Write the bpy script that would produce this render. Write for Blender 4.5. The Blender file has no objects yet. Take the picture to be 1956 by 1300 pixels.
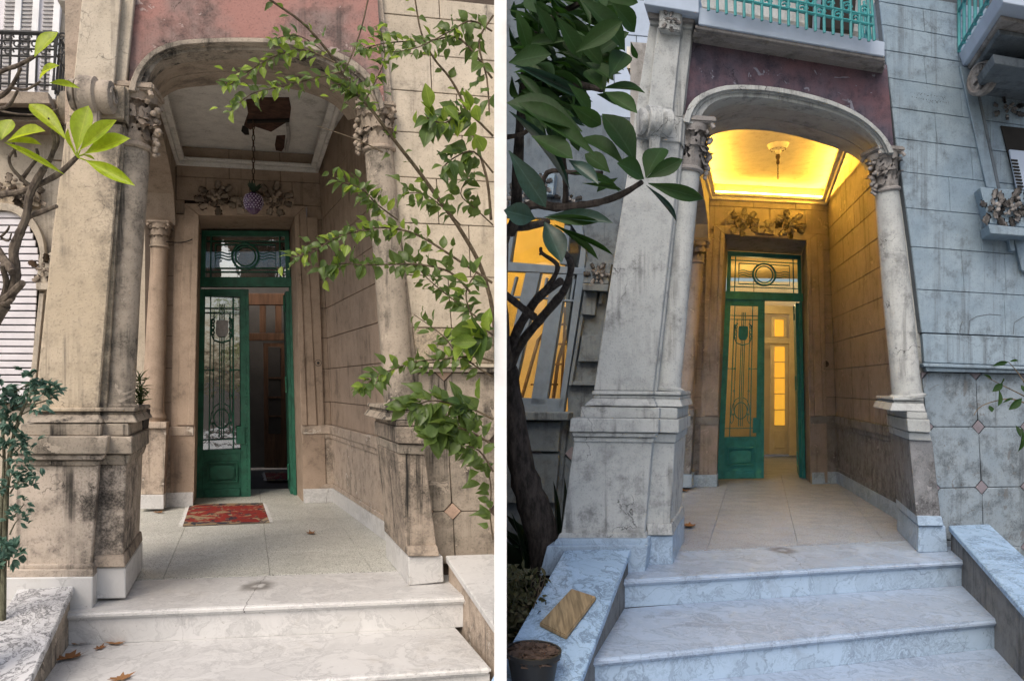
import bpy, bmesh, math, random
from mathutils import Vector, Matrix
RAD = math.radians
sc = bpy.context.scene
col = sc.collection

# ------------------------------------------------------------------ camera, sky, sun, exposure
F, CX, CY, H = 1400.0, 956.0, 735.0, 1.339      # focal length and principal point in photo pixels, eye height over the landing
cd = bpy.data.cameras.new('camera'); cam = bpy.data.objects.new('camera', cd); col.objects.link(cam)
cam.location = (0, 0, H); cam.rotation_euler = (RAD(90), 0, 0)
cd.sensor_fit = 'HORIZONTAL'; cd.sensor_width = 36; cd.lens = F / 1956 * 36
cd.shift_x = (978 - CX) / 1956; cd.shift_y = (CY - 650) / 1956
cd.clip_start = 0.05; cd.clip_end = 3000
sc.camera = cam

world = bpy.data.worlds.new('World'); sc.world = world; world.use_nodes = True
wn = world.node_tree.nodes; bg = wn['Background']
SUN_EL, SUN_AZ = RAD(48), RAD(205)               # azimuth from +Y clockwise: behind the camera, a little to its left
sky = wn.new('ShaderNodeTexSky'); sky.sky_type = 'NISHITA'; sky.sun_disc = False
sky.sun_elevation = SUN_EL; sky.sun_rotation = SUN_AZ; sky.air_density = 1.0; sky.dust_density = 5.0; sky.ozone_density = 0.6
world.node_tree.links.new(sky.outputs[0], bg.inputs[0]); bg.inputs[1].default_value = 0.15
sd = bpy.data.lights.new('sun', 'SUN'); sd.energy = 0.8; sd.angle = RAD(30); sd.color = (1.0, 0.95, 0.88)
sun = bpy.data.objects.new('sun', sd); col.objects.link(sun)
tosun = Vector((math.sin(SUN_AZ) * math.cos(SUN_EL), math.cos(SUN_AZ) * math.cos(SUN_EL), math.sin(SUN_EL)))
sun.rotation_euler = tosun.to_track_quat('Z', 'Y').to_euler()
sun.location = (0, -6, 12)
sc.view_settings.view_transform = 'Standard'; sc.view_settings.look = 'None'
sc.view_settings.gamma = 1; sc.view_settings.exposure = 0.45

# ------------------------------------------------------------------ materials
MATS = {}
class NT:
    def __init__(s, name):
        s.m = bpy.data.materials.new(name); s.m.use_nodes = True
        s.n = s.m.node_tree.nodes; s.l = s.m.node_tree.links
        s.b = s.n['Principled BSDF']; s.out = s.n['Material Output']; MATS[name] = s.m
        s.b.inputs['Specular IOR Level'].default_value = 0.3
        s.pos = s.n.new('ShaderNodeNewGeometry').outputs['Position']
    def lk(s, a, b): s.l.new(a, b)
    def mapping(s, scale, loc=(0, 0, 0), src=None):
        m = s.n.new('ShaderNodeMapping'); m.inputs['Scale'].default_value = scale; m.inputs['Location'].default_value = loc
        s.lk(src or s.pos, m.inputs[0]); return m.outputs[0]
    def noise(s, scale, detail=6, rough=0.6, vec=None, dist=0):
        t = s.n.new('ShaderNodeTexNoise'); t.inputs['Scale'].default_value = scale; t.inputs['Detail'].default_value = detail
        t.inputs['Roughness'].default_value = rough; t.inputs['Distortion'].default_value = dist
        s.lk(vec or s.pos, t.inputs['Vector']); return t.outputs[0]
    def edge(s, scale, vec=None, rnd=1.0):
        t = s.n.new('ShaderNodeTexVoronoi'); t.feature = 'DISTANCE_TO_EDGE'; t.inputs['Scale'].default_value = scale
        t.inputs['Randomness'].default_value = rnd
        s.lk(vec or s.pos, t.inputs['Vector']); return t.outputs[0]
    def warp(s, scale, amt):
        t = s.n.new('ShaderNodeTexNoise'); t.inputs['Scale'].default_value = scale; t.inputs['Detail'].default_value = 5; s.lk(s.pos, t.inputs['Vector'])
        a = s.n.new('ShaderNodeVectorMath'); a.operation = 'MULTIPLY_ADD'
        s.lk(t.outputs[1], a.inputs[0]); a.inputs[1].default_value = (amt,) * 3; s.lk(s.pos, a.inputs[2]); return a.outputs[0]
    def ramp(s, v, lo, hi, a=0.0, b=1.0):
        r = s.n.new('ShaderNodeMapRange'); r.interpolation_type = 'SMOOTHSTEP'
        for i, x in zip((1, 2, 3, 4), (lo, hi, a, b)): r.inputs[i].default_value = x
        s.lk(v, r.inputs[0]); return r.outputs[0]
    def math(s, op, a, b=None):
        m = s.n.new('ShaderNodeMath'); m.operation = op
        for i, x in enumerate((a, b)):
            if x is None: continue
            if isinstance(x, (int, float)): m.inputs[i].default_value = x
            else: s.lk(x, m.inputs[i])
        return m.outputs[0]
    def mix(s, f, a, b):
        m = s.n.new('ShaderNodeMix'); m.data_type = 'RGBA'
        for sock, x in ((m.inputs[0], f), (m.inputs[6], a), (m.inputs[7], b)):
            if isinstance(x, (int, float)): sock.default_value = x
            elif isinstance(x, tuple): sock.default_value = (*x[:3], 1)
            else: s.lk(x, sock)
        return m.outputs[2]
    def sep(s):
        x = s.n.new('ShaderNodeSeparateXYZ'); s.lk(s.pos, x.inputs[0]); return x.outputs
    def bump(s, h, strength=0.4, dist=0.01):
        b = s.n.new('ShaderNodeBump'); b.inputs['Strength'].default_value = strength; b.inputs['Distance'].default_value = dist
        s.lk(h, b.inputs['Height']); s.lk(b.outputs[0], s.b.inputs['Normal'])
    def color(s, c, rough=0.8):
        if isinstance(c, tuple): s.b.inputs['Base Color'].default_value = (*c, 1)
        else: s.lk(c, s.b.inputs['Base Color'])
        if isinstance(rough, (int, float)): s.b.inputs['Roughness'].default_value = rough
        else: s.lk(rough, s.b.inputs['Roughness'])

def stone(name, base, alt, dark, dirt=0.5, streak=0.4, crack=0.5, rough=0.85, pale=None, bump=0.45, loc=(0, 0, 0), stain=None):
    """weathered cement render: patchy tone, grime, run-down streaks, hairline cracks, pale flaking, one large old stain"""
    t = NT(name)
    v = t.mapping((1, 1, 1), loc)
    big = t.noise(1.7, 4, 0.65, v); mid = t.noise(7.0, 5, 0.7, v); fine = t.noise(75, 2, 0.7, v)
    c = t.mix(t.ramp(big, 0.36, 0.64), base, alt)
    c = t.mix(t.math('MULTIPLY', t.ramp(mid, 0.42, 0.70), 0.5), c, tuple(x * 0.60 for x in base))
    grit = t.ramp(fine, 0.36, 0.62)
    g = t.math('MULTIPLY', t.ramp(t.math('ADD', t.math('MULTIPLY', big, .45), t.math('MULTIPLY', mid, .6)), 0.62 - 0.16 * dirt, 0.68), min(1.0, 0.45 + dirt * .5))
    c = t.mix(t.math('MULTIPLY', g, t.math('ADD', t.math('MULTIPLY', grit, 0.35), 0.45)), c, dark)
    c = t.mix(t.math('MULTIPLY', t.ramp(fine, .56, .66), .28), c, dark)
    if streak:
        sv = t.mapping((11, 11, 0.42), loc)
        st = t.math('MULTIPLY', t.math('MULTIPLY', t.ramp(t.noise(1.0, 5, 0.7, sv), 0.50, 0.68), t.ramp(big, .40, .58)), streak * 1.25)
        c = t.mix(st, c, dark)
    if stain:
        ax, az, c0, c1, amt = stain; x, y, z = t.sep()
        u = t.math('ADD', t.math('MULTIPLY', x, ax), t.math('MULTIPLY', z, az)); u = t.math('ADD', u, t.math('MULTIPLY', t.math('SUBTRACT', big, .5), .35))
        sm = t.math('MULTIPLY', t.ramp(u, c0, c1), t.math('ADD', t.math('MULTIPLY', grit, .32), t.math('MULTIPLY', t.ramp(mid, .36, .6), .62)))
        c = t.mix(t.math('MULTIPLY', sm, amt), c, dark)
    if pale:
        pm = t.math('MULTIPLY', t.ramp(t.noise(7, 4, 0.7, v, 0.8), 0.62, 0.65), 0.75)
        c = t.mix(pm, c, pale)
    if crack:
        e = t.ramp(t.edge(1.5, t.warp(4.0, 0.5)), 0.0, 0.007, 1, 0)
        c = t.mix(t.math('MULTIPLY', t.math('MULTIPLY', e, t.ramp(big, 0.50, 0.60)), crack), c, tuple(x * 0.4 for x in dark))
    t.bump(t.math('ADD', t.math('MULTIPLY', fine, 0.6), t.math('MULTIPLY', mid, 1.2)), bump, 0.012)
    t.color(c, rough); return t.m

def marble(name, white, vein, stain, rough=0.28, amount=0.6, sc_=1.0, spot=None):
    t = NT(name); w = t.warp(2.2, 0.9)
    n1 = t.noise(2.0 * sc_, 6, 0.66, w, 1.2); n2 = t.noise(9 * sc_, 5, 0.7, w, 0.8); n3 = t.noise(30, 3, 0.7)
    c = t.mix(t.ramp(n1, 0.35, 0.7), white, tuple(x * 0.86 for x in white))
    v1 = t.ramp(t.math('ABSOLUTE', t.math('SUBTRACT', n1, 0.5)), 0.0, 0.035, 1, 0)
    v2 = t.ramp(t.math('ABSOLUTE', t.math('SUBTRACT', n2, 0.5)), 0.0, 0.05, 1, 0)
    pat = t.ramp(t.noise(1.6, 4, 0.6), 0.4, 0.62)
    c = t.mix(t.math('MULTIPLY', v1, amount * 0.7), c, vein)
    c = t.mix(t.math('MULTIPLY', t.math('MULTIPLY', v2, pat), amount * 0.75), c, vein)
    c = t.mix(t.math('MULTIPLY', t.ramp(t.noise(3.1, 5, 0.72, None, 0.6), 0.55, 0.75), 0.45), c, stain)
    c = t.mix(t.math('MULTIPLY', t.ramp(n3, 0.64, 0.72), 0.45), c, tuple(x * 0.4 for x in stain))
    e = t.ramp(t.edge(0.85, t.warp(3.0, 0.35)), 0.0, 0.004, 1, 0)
    c = t.mix(t.math('MULTIPLY', e, 0.25), c, tuple(x * 0.3 for x in stain))
    if spot:                                               # old worn patch with a crack running out of it
        dv = t.n.new('ShaderNodeVectorMath'); dv.operation = 'DISTANCE'; t.lk(t.mapping((1, .8, 1), (0, 0, 0), t.warp(9, .12)), dv.inputs[0]); dv.inputs[1].default_value = (spot[0] + .06, spot[1] * .8 + .05, spot[2] + .06)
        c = t.mix(t.ramp(dv.outputs['Value'], .05, .14, .75, 0), c, tuple(q * .35 for q in stain)); c = t.mix(t.ramp(dv.outputs['Value'], .015, .05, .8, 0), c, white)
        x, y, z = t.sep(); u = t.math('ABSOLUTE', t.math('ADD', t.math('SUBTRACT', x, spot[0]), t.math('ADD', t.math('MULTIPLY', t.math('SUBTRACT', y, spot[1]), spot[3]), t.math('MULTIPLY', t.math('SUBTRACT', n1, .5), .16))))
        c = t.mix(t.math('MULTIPLY', t.ramp(u, .001, .0035, .75, 0), t.ramp(z, -.06, -.05)), c, (.06, .05, .045))
    t.bump(t.noise(14, 3, 0.6), 0.10, 0.008)
    t.color(c, t.ramp(n2, 0.3, 0.7, rough, rough + 0.3)); return t.m

def plain(name, c, rough=0.6, var=0.25, scale=12, metal=0.0, bump=0.15, spec=0.35, dirt=None):
    t = NT(name)
    n = t.noise(scale, 6, 0.65)
    cc = t.mix(t.ramp(n, 0.3, 0.72), tuple(min(1, x * (1 + var * .5)) for x in c), tuple(x * (1 - var) for x in c))
    if dirt: cc = t.mix(t.math('MULTIPLY', t.ramp(t.noise(scale * .4, 7, .7), .55, .72), .6), cc, dirt)
    t.b.inputs['Metallic'].default_value = metal; t.b.inputs['Specular IOR Level'].default_value = spec
    t.bump(n, bump, 0.004); t.color(cc, rough); return t.m

def leafmat(name, c, c2, trans=0.45, rough=0.4, tcol=None):
    t = NT(name)
    oi = t.n.new('ShaderNodeObjectInfo').outputs['Random']
    cc = t.mix(oi, c, c2)
    uv = t.n.new('ShaderNodeSeparateXYZ'); t.lk(t.n.new('ShaderNodeTexCoord').outputs['UV'], uv.inputs[0])
    ax = t.math('ABSOLUTE', t.math('SUBTRACT', uv.outputs[0], .5))
    rib = t.ramp(ax, .012, .05, 1, 0)
    vein = t.ramp(t.math('ABSOLUTE', t.math('SUBTRACT', t.math('FRACT', t.math('ADD', t.math('MULTIPLY', uv.outputs[1], 11), t.math('MULTIPLY', ax, -5))), .5)), .40, .5)
    cc = t.mix(t.math('MULTIPLY', t.math('MAXIMUM', rib, t.math('MULTIPLY', vein, .45)), .55), cc, t.mix(.5, cc, tuple(min(1, x * 2.6 + .05) for x in c)))
    cc = t.mix(t.ramp(t.noise(35, 4, 0.6), 0.4, 0.7), cc, t.mix(0.35, cc, (0.01, 0.02, 0.0)))
    t.color(cc, rough); t.b.inputs['Specular IOR Level'].default_value = 0.4
    tr = t.n.new('ShaderNodeBsdfTranslucent')
    t.lk(t.mix(0.5, cc, tcol or tuple(min(1, x * 2.2) for x in c)), tr.inputs[0])
    mx = t.n.new('ShaderNodeMixShader'); mx.inputs[0].default_value = trans
    t.lk(t.b.outputs[0], mx.inputs[1]); t.lk(tr.outputs[0], mx.inputs[2]); t.lk(mx.outputs[0], t.out.inputs[0]); return t.m

def emit(name, c, strength):
    t = NT(name); t.color(c, 0.5); t.b.inputs['Emission Color'].default_value = (*c, 1); t.b.inputs['Emission Strength'].default_value = strength; return t.m

def glass(name, tint, mixf=0.45, wavy=0.03):
    t = NT(name)
    tr = t.n.new('ShaderNodeBsdfTransparent'); tr.inputs[0].default_value = (*tint, 1)
    gl = t.n.new('ShaderNodeBsdfGlossy'); gl.inputs['Roughness'].default_value = 0.02
    b = t.n.new('ShaderNodeBump'); b.inputs['Strength'].default_value = wavy; b.inputs['Distance'].default_value = 0.02
    t.lk(t.noise(9, 3, 0.5), b.inputs['Height']); t.lk(b.outputs[0], gl.inputs['Normal'])
    fr = t.n.new('ShaderNodeFresnel'); fr.inputs[0].default_value = 1.5
    f = t.math('ADD', fr.outputs[0], mixf)
    mx = t.n.new('ShaderNodeMixShader'); t.lk(f, mx.inputs[0]); t.lk(tr.outputs[0], mx.inputs[1]); t.lk(gl.outputs[0], mx.inputs[2])
    t.lk(mx.outputs[0], t.out.inputs[0]); return t.m

def wood(name, c, rough=0.55, axis=(2, 30, 30)):
    t = NT(name); n = t.noise(1.0, 6, 0.6, t.mapping(axis), 0.6)
    cc = t.mix(t.ramp(n, 0.3, 0.7), tuple(x * 1.15 for x in c), tuple(x * 0.55 for x in c))
    t.bump(n, 0.25, 0.004); t.color(cc, rough); return t.m

# ------------------------------------------------------------------ mesh helpers
WL = {}
def link(o, parent=None, loc=None):
    col.objects.link(o); loc = Vector(loc) if loc is not None else Vector()
    WL[o.name] = loc.copy()
    if parent is not None:
        o.parent = parent; o.location = loc - WL[parent.name]
    else: o.location = loc
    return o
def tag(o, label, cat, group=None, kind=None):
    o['label'] = label; o['category'] = cat
    if group: o['group'] = group
    if kind: o['kind'] = kind
    return o
def empty(name, loc, label=None, cat=None, group=None):
    o = bpy.data.objects.new(name, None); o.empty_display_size = 0.2; link(o, None, loc)
    if label: tag(o, label, cat, group)
    return o
def finish(name, bm, mat, parent=None, smooth=False, bev=0.0, seg=1, origin=None):
    bmesh.ops.remove_doubles(bm, verts=bm.verts, dist=1e-5)
    bmesh.ops.recalc_face_normals(bm, faces=bm.faces)
    if bev:
        es = [e for e in bm.edges if len(e.link_faces) == 2 and e.calc_face_angle(0) > 0.35]
        try: bmesh.ops.bevel(bm, geom=es, offset=bev, segments=seg, affect='EDGES', clamp_overlap=True)
        except Exception: pass
    if origin is None:
        lo = Vector([min(v.co[i] for v in bm.verts) for i in range(3)]); hi = Vector([max(v.co[i] for v in bm.verts) for i in range(3)])
        origin = Vector(((lo.x + hi.x) / 2, (lo.y + hi.y) / 2, lo.z))
    for v in bm.verts: v.co -= origin
    me = bpy.data.meshes.new(name); bm.to_mesh(me); bm.free()
    if smooth:
        for p in me.polygons: p.use_smooth = True
        me.set_sharp_from_angle(angle=RAD(38))
    me.materials.append(MATS[mat] if isinstance(mat, str) else mat)
    o = bpy.data.objects.new(name, me)
    return link(o, parent, origin)
def add_solid(bm, front, back):
    n = len(front); a = [bm.verts.new(p) for p in front]; b = [bm.verts.new(p) for p in back]
    bm.faces.new(a); bm.faces.new(b[::-1])
    for i in range(n): bm.faces.new((a[i], b[i], b[(i + 1) % n], a[(i + 1) % n]))
def solid(name, front, vec, mat, parent=None, bev=0.004, seg=1, smooth=False):
    bm = bmesh.new(); vec = Vector(vec); add_solid(bm, [Vector(p) for p in front], [Vector(p) + vec for p in front])
    return finish(name, bm, mat, parent, smooth, bev, seg)
def hexa(name, a4, b4, mat, parent=None, bev=0.003):
    bm = bmesh.new(); add_solid(bm, a4, b4); return finish(name, bm, mat, parent, False, bev)
def add_tube(bm, pts, rads, n=8, cap=True):
    pts = [Vector(p) for p in pts]; rings = []; prev = None
    for i, p in enumerate(pts):
        t = (pts[min(i + 1, len(pts) - 1)] - pts[max(i - 1, 0)])
        t = t.normalized() if t.length > 1e-9 else Vector((0, 0, 1))
        ref = prev if prev is not None else (Vector((0, 0, 1)) if abs(t.z) < 0.9 else Vector((1, 0, 0)))
        u = (ref - t * ref.dot(t)).normalized() if prev is not None else t.cross(ref).normalized()
        w = t.cross(u).normalized(); prev = u
        r = rads[i] if isinstance(rads, (list, tuple)) else rads
        rings.append([bm.verts.new(p + (u * math.cos(2 * math.pi * k / n) + w * math.sin(2 * math.pi * k / n)) * r) for k in range(n)])
    for a, b in zip(rings, rings[1:]):
        for k in range(n): bm.faces.new((a[k], a[(k + 1) % n], b[(k + 1) % n], b[k]))
    if cap: bm.faces.new(rings[0][::-1]); bm.faces.new(rings[-1])
def tube(name, pts, rads, mat, parent=None, n=8, smooth=True):
    bm = bmesh.new(); add_tube(bm, pts, rads, n); return finish(name, bm, mat, parent, smooth)
def smoothpts(pts, k=4):
    pts = [Vector(p) for p in pts]; out = []
    for i in range(len(pts) - 1):
        p0, p1, p2, p3 = pts[max(i - 1, 0)], pts[i], pts[i + 1], pts[min(i + 2, len(pts) - 1)]
        for j in range(k):
            t = j / k
            out.append(0.5 * ((2 * p1) + (p2 - p0) * t + (2 * p0 - 5 * p1 + 4 * p2 - p3) * t * t + (3 * p1 - p0 - 3 * p2 + p3) * t ** 3))
    out.append(pts[-1]); return out
def lathe(name, base, axis, prof, mat, parent=None, n=24, smooth=True):
    """profile (radius, distance along axis) turned about an axis from base"""
    axis = Vector(axis).normalized(); bm = bmesh.new()
    u = axis.orthogonal().normalized(); w = axis.cross(u); rings = []
    for r, h in prof:
        rings.append([bm.verts.new(Vector(base) + axis * h + (u * math.cos(2 * math.pi * k / n) + w * math.sin(2 * math.pi * k / n)) * max(r, 1e-4)) for k in range(n)])
    for a, b in zip(rings, rings[1:]):
        for k in range(n): bm.faces.new((a[k], a[(k + 1) % n], b[(k + 1) % n], b[k]))
    bm.faces.new(rings[0][::-1]); bm.faces.new(rings[-1])
    return finish(name, bm, mat, parent, smooth)
def band(name, A, B, vec, mat, parent=None, bev=0.003, B2=None):
    """a strip between two polylines of equal length, given depth by vec"""
    bm = bmesh.new(); vec = Vector(vec); n = len(A)
    a = [bm.verts.new(p) for p in A]; b = [bm.verts.new(p) for p in B]
    a2 = [bm.verts.new(Vector(p) + vec) for p in A]; b2 = [bm.verts.new(Vector(p) + vec) for p in B]
    for i in range(n - 1):
        bm.faces.new((a[i], a[i + 1], b[i + 1], b[i])); bm.faces.new((a2[i], b2[i], b2[i + 1], a2[i + 1]))
        bm.faces.new((a[i], a2[i], a2[i + 1], a[i + 1])); bm.faces.new((b[i], b[i + 1], b2[i + 1], b2[i]))
    bm.faces.new((a[0], b[0], b2[0], a2[0])); bm.faces.new((a[-1], a2[-1], b2[-1], b[-1]))
    return finish(name, bm, mat, parent, False, bev)
def resample(pts, n):
    pts = [Vector((p[0], p[1])) for p in pts]; L = [0]
    for a, b in zip(pts, pts[1:]): L.append(L[-1] + (b - a).length)
    out = []
    for i in range(n):
        s = L[-1] * i / (n - 1); j = max(k for k in range(len(L)) if L[k] <= s + 1e-9); j = min(j, len(pts) - 2)
        t = (s - L[j]) / max(1e-9, L[j + 1] - L[j]); q = pts[j].lerp(pts[j + 1], t); out.append((q.x, q.y))
    return out
def curve2(pts, n):
    sp = smoothpts([Vector((p[0], p[1], 0)) for p in pts], 6); return resample([(p.x, p.y) for p in sp], n)

class Frame:
    """one portico: a vertical facade plane (photo pixel -> point on the plane at depth d) and its going-in direction V"""
    def __init__(s, X0, Y0, m, vpx):
        s.c = Y0 - m * X0; s.m = m; vx = (vpx - CX) / F
        s.V = Vector((vx, 1, 0)) / (1 - m * vx)
        s.U = Vector((1, m, 0)).normalized(); s.N = Vector((s.U.y, -s.U.x, 0))   # N looks out of the wall
    def p(s, x, y, d=0.0):
        k = (x - CX) / F; Y = (s.c + d) / (1 - s.m * k); return Vector((k * Y, Y, H - (y - CY) / F * Y))
    def px(s, d, x, y): return s.p(x, y, d)
    def g(s, x, y, z=0.0):
        Y = (H - z) * F / (y - CY); return Vector(((x - CX) / F * Y, Y, z))
    def xz(s, x, z, d):
        k = (x - CX) / F; Y = (s.c + d) / (1 - s.m * k); return Vector((k * Y, Y, z))
    def prism(s, name, poly, d0, d1, mat, parent, bev=0.005, seg=1):
        return solid(name, [s.p(x, y, d0) for x, y in poly], s.V * (d1 - d0), mat, parent, bev, seg)
    def strip(s, name, A, B, d0, d1, mat, parent, bev=0.003):
        return band(name, [s.p(x, y, d0) for x, y in A], [s.p(x, y, d0) for x, y in B], s.V * (d1 - d0), mat, parent, bev)

def blocks(parent, lines, cuts, n, mat, back_mat, gap=0.006, proud=0.014, thick=0.06, piece='stone_block', wall='wall', bev=0.003):
    """coursed wall: backing sheet plus one block per stone; lines = [(Pleft, Pright)] from top to bottom, n = outward normal"""
    n = Vector(n).normalized(); bm = bmesh.new()
    fr = [lines[0][0], lines[0][1]] + [l[1] for l in lines[1:]] + [l[0] for l in lines[:0:-1]]
    for (a, b), (c, d) in zip(lines, lines[1:]):
        add_solid(bm, [a - n * proud, b - n * proud, d - n * proud, c - n * proud], [a - n * thick, b - n * thick, d - n * thick, c - n * thick])
    w = finish(wall, bm, back_mat, parent)
    for i, ((a, b), (c, d)) in enumerate(zip(lines, lines[1:])):
        cs = [0.0] + list(cuts[i] if i < len(cuts) else ()) + [1.0]
        for u0, u1 in zip(cs, cs[1:]):
            q = [a.lerp(b, u0), a.lerp(b, u1), c.lerp(d, u1), c.lerp(d, u0)]
            ex = (q[1] - q[0]).normalized() * gap * .5; ey = (q[3] - q[0]).normalized() * gap * .5
            lft = ex if u0 > 0 else ex * 0; rgt = ex if u1 < 1 else ex * 0
            q = [q[0] + lft + ey, q[1] - rgt + ey, q[2] - rgt - ey, q[3] + lft - ey]
            jit = random.uniform(-0.0015, 0.0015)
            solid(piece, [p + n * jit for p in q], -n * (proud + 0.004), mat, w, bev)
    return w

# leaf shapes: unit length along +Y, width along X, normal +Z
def leafmesh(name, prof, fold=0.18, droop=0.25, seg=7, mat=None, wav=0.0, stem=0.0):
    bm = bmesh.new(); rows = []
    for i in range(seg + 1):
        t = i / seg
        w = 0
        for (t0, w0), (t1, w1) in zip(prof, prof[1:]):
            if t0 <= t <= t1: w = w0 + (w1 - w0) * (t - t0) / max(1e-9, t1 - t0)
        y = t; z = -droop * t * t
        ww = wav * math.sin(t * 11)
        rows.append((bm.verts.new((-w / 2, y, z + fold * w + ww)), bm.verts.new((0, y, z)), bm.verts.new((w / 2, y, z + fold * w - ww))))
    for a, b in zip(rows, rows[1:]):
        bm.faces.new((a[0], a[1], b[1], b[0])); bm.faces.new((a[1], a[2], b[2], b[1]))
    uvl = bm.loops.layers.uv.new('UVMap')
    for f in bm.faces:
        for lp_ in f.loops:
            x = lp_.vert.co.x; lp_[uvl].uv = (.5 if abs(x) < 1e-6 else (0.0 if x < 0 else 1.0), lp_.vert.co.y)
    bmesh.ops.remove_doubles(bm, verts=bm.verts, dist=1e-5)
    me = bpy.data.meshes.new(name); bm.to_mesh(me); bm.free()
    for p in me.polygons: p.use_smooth = True
    if mat: me.materials.append(MATS[mat])
    return me
def put(name, me, base, tip, normal, width, parent, lscale=None):
    base, tip, normal = Vector(base), Vector(tip), Vector(normal)
    y = tip - base; L = y.length; y.normalize(); z = normal - y * normal.dot(y)
    z = z.normalized() if z.length > 1e-6 else y.orthogonal().normalized()
    x = y.cross(z)
    o = bpy.data.objects.new(name, me); col.objects.link(o); WL[o.name] = base.copy()
    M = Matrix(((x.x * width, y.x * L, z.x * L, 0), (x.y * width, y.y * L, z.y * L, 0), (x.z * width, y.z * L, z.z * L, 0), (0, 0, 0, 1)))
    M.translation = base - (WL[parent.name] if parent is not None else Vector())
    if parent is not None: o.parent = parent
    o.matrix_basis = M
    return o
def pxY(x, y, Y): return Vector(((x - CX) / F * Y, Y, H - (y - CY) / F * Y))
# ------------------------------------------------------------------ material set
stone('plaster_l', (0.47, 0.39, 0.285), (0.53, 0.445, 0.335), (0.085, 0.075, 0.065), dirt=0.2, streak=0.6, crack=0.7, stain=(1, -.065, -2.68, -2.50, .9))
stone('plaster_l_pale', (0.49, 0.425, 0.335), (0.56, 0.495, 0.40), (0.12, 0.108, 0.095), dirt=0.2, streak=0.4, crack=0.6)
stone('plaster_l_grimy', (0.40, 0.34, 0.275), (0.31, 0.27, 0.22), (0.025, 0.023, 0.021), dirt=0.9, streak=0.95, crack=0.5, pale=(0.48, 0.41, 0.335))
stone('ped_l', (0.47, 0.40, 0.33), (0.53, 0.455, 0.385), (0.032, 0.029, 0.026), dirt=0.6, streak=0.7, crack=0.8, stain=(1, 0, -2.64, -2.44, .95))
stone('ped_l_black', (0.40, 0.33, 0.265), (0.33, 0.275, 0.22), (0.02, 0.019, 0.018), dirt=1.2, streak=1.0, crack=0.6, pale=(0.50, 0.41, 0.33))
stone('dado_l', (0.43, 0.35, 0.28), (0.49, 0.405, 0.325), (0.07, 0.06, 0.05), dirt=0.8, streak=0.55, crack=0.4, pale=(0.60, 0.55, 0.48))
stone('porch_l', (0.41, 0.315, 0.24), (0.35, 0.27, 0.205), (0.13, 0.10, 0.075), dirt=0.3, streak=0.55, crack=0.0)
stone('joint_l', (0.12, 0.09, 0.07), (0.09, 0.07, 0.055), (0.05, 0.04, 0.03), dirt=0.2, streak=0, crack=0)
stone('pink_l', (0.36, 0.19, 0.165), (0.25, 0.19, 0.175), (0.05, 0.043, 0.04), dirt=1.0, streak=0.5, crack=1.0, pale=(0.42, 0.34, 0.315))
stone('carve_l', (0.40, 0.325, 0.26), (0.33, 0.275, 0.215), (0.05, 0.042, 0.035), dirt=0.6, streak=0.2, crack=0, bump=0.6)
stone('ceiling_l', (0.78, 0.77, 0.73), (0.72, 0.71, 0.68), (0.22, 0.21, 0.19), dirt=0.25, streak=0, crack=0.4)
marble('marble_l', (0.61, 0.605, 0.595), (0.24, 0.24, 0.245), (0.40, 0.37, 0.325), amount=0.42, spot=(-1.62, 4.89, 0, .1))
marble('marble_l_veined', (0.60, 0.60, 0.605), (0.07, 0.07, 0.075), (0.30, 0.285, 0.26), amount=1.1, sc_=1.8)
stone('plaster_r', (0.37, 0.395, 0.40), (0.43, 0.45, 0.45), (0.11, 0.117, 0.12), dirt=0.5, streak=0.5, crack=0.9, loc=(5, 3, 1))
stone('wall_r', (0.215, 0.295, 0.37), (0.265, 0.345, 0.415), (0.09, 0.107, 0.125), dirt=0.45, streak=0.5, crack=0.4, loc=(9, 2, 4))  # blue of the cool dusk light is put into the wall colour
stone('wall_r_peeling', (0.22, 0.28, 0.335), (0.26, 0.315, 0.36), (0.05, 0.058, 0.066), dirt=0.9, streak=0.5, crack=0.7, loc=(3, 8, 2), pale=(0.135, 0.14, 0.145))
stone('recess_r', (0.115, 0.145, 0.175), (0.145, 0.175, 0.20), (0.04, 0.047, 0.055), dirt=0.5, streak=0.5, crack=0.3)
stone('porch_r', (0.285, 0.26, 0.25), (0.24, 0.22, 0.215), (0.10, 0.088, 0.08), dirt=0.4, streak=0.65, crack=0.0, pale=(0.36, 0.33, 0.31))
stone('dado_r', (0.185, 0.195, 0.21), (0.25, 0.255, 0.265), (0.042, 0.041, 0.043), dirt=1.0, streak=0.6, crack=0.5, pale=(0.30, 0.30, 0.31))
stone('joint_r', (0.10, 0.12, 0.14), (0.085, 0.10, 0.115), (0.03, 0.034, 0.04), dirt=0.2, streak=0, crack=0)
stone('pink_r', (0.14, 0.082, 0.10), (0.095, 0.085, 0.115), (0.028, 0.03, 0.05), dirt=1.0, streak=0.4, crack=1.0, pale=(0.23, 0.25, 0.31))
stone('carve_r', (0.24, 0.23, 0.225), (0.28, 0.27, 0.265), (0.04, 0.037, 0.037), dirt=0.6, streak=0.2, crack=0, bump=0.6)
stone('soffit_r', (0.40, 0.395, 0.385), (0.35, 0.345, 0.34), (0.12, 0.117, 0.113), dirt=0.3, streak=0.2, crack=0.5)
stone('ceiling_r', (0.74, 0.71, 0.63), (0.68, 0.65, 0.58), (0.40, 0.36, 0.28), dirt=0.3, streak=0, crack=0.3)
stone('diamond', (0.225, 0.205, 0.235), (0.195, 0.18, 0.205), (0.09, 0.083, 0.09), dirt=0.3, streak=0.2, crack=0)
stone('diamond_l', (0.52, 0.37, 0.285), (0.46, 0.33, 0.25), (0.2, 0.15, 0.12), dirt=0.3, streak=0.2, crack=0)
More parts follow.
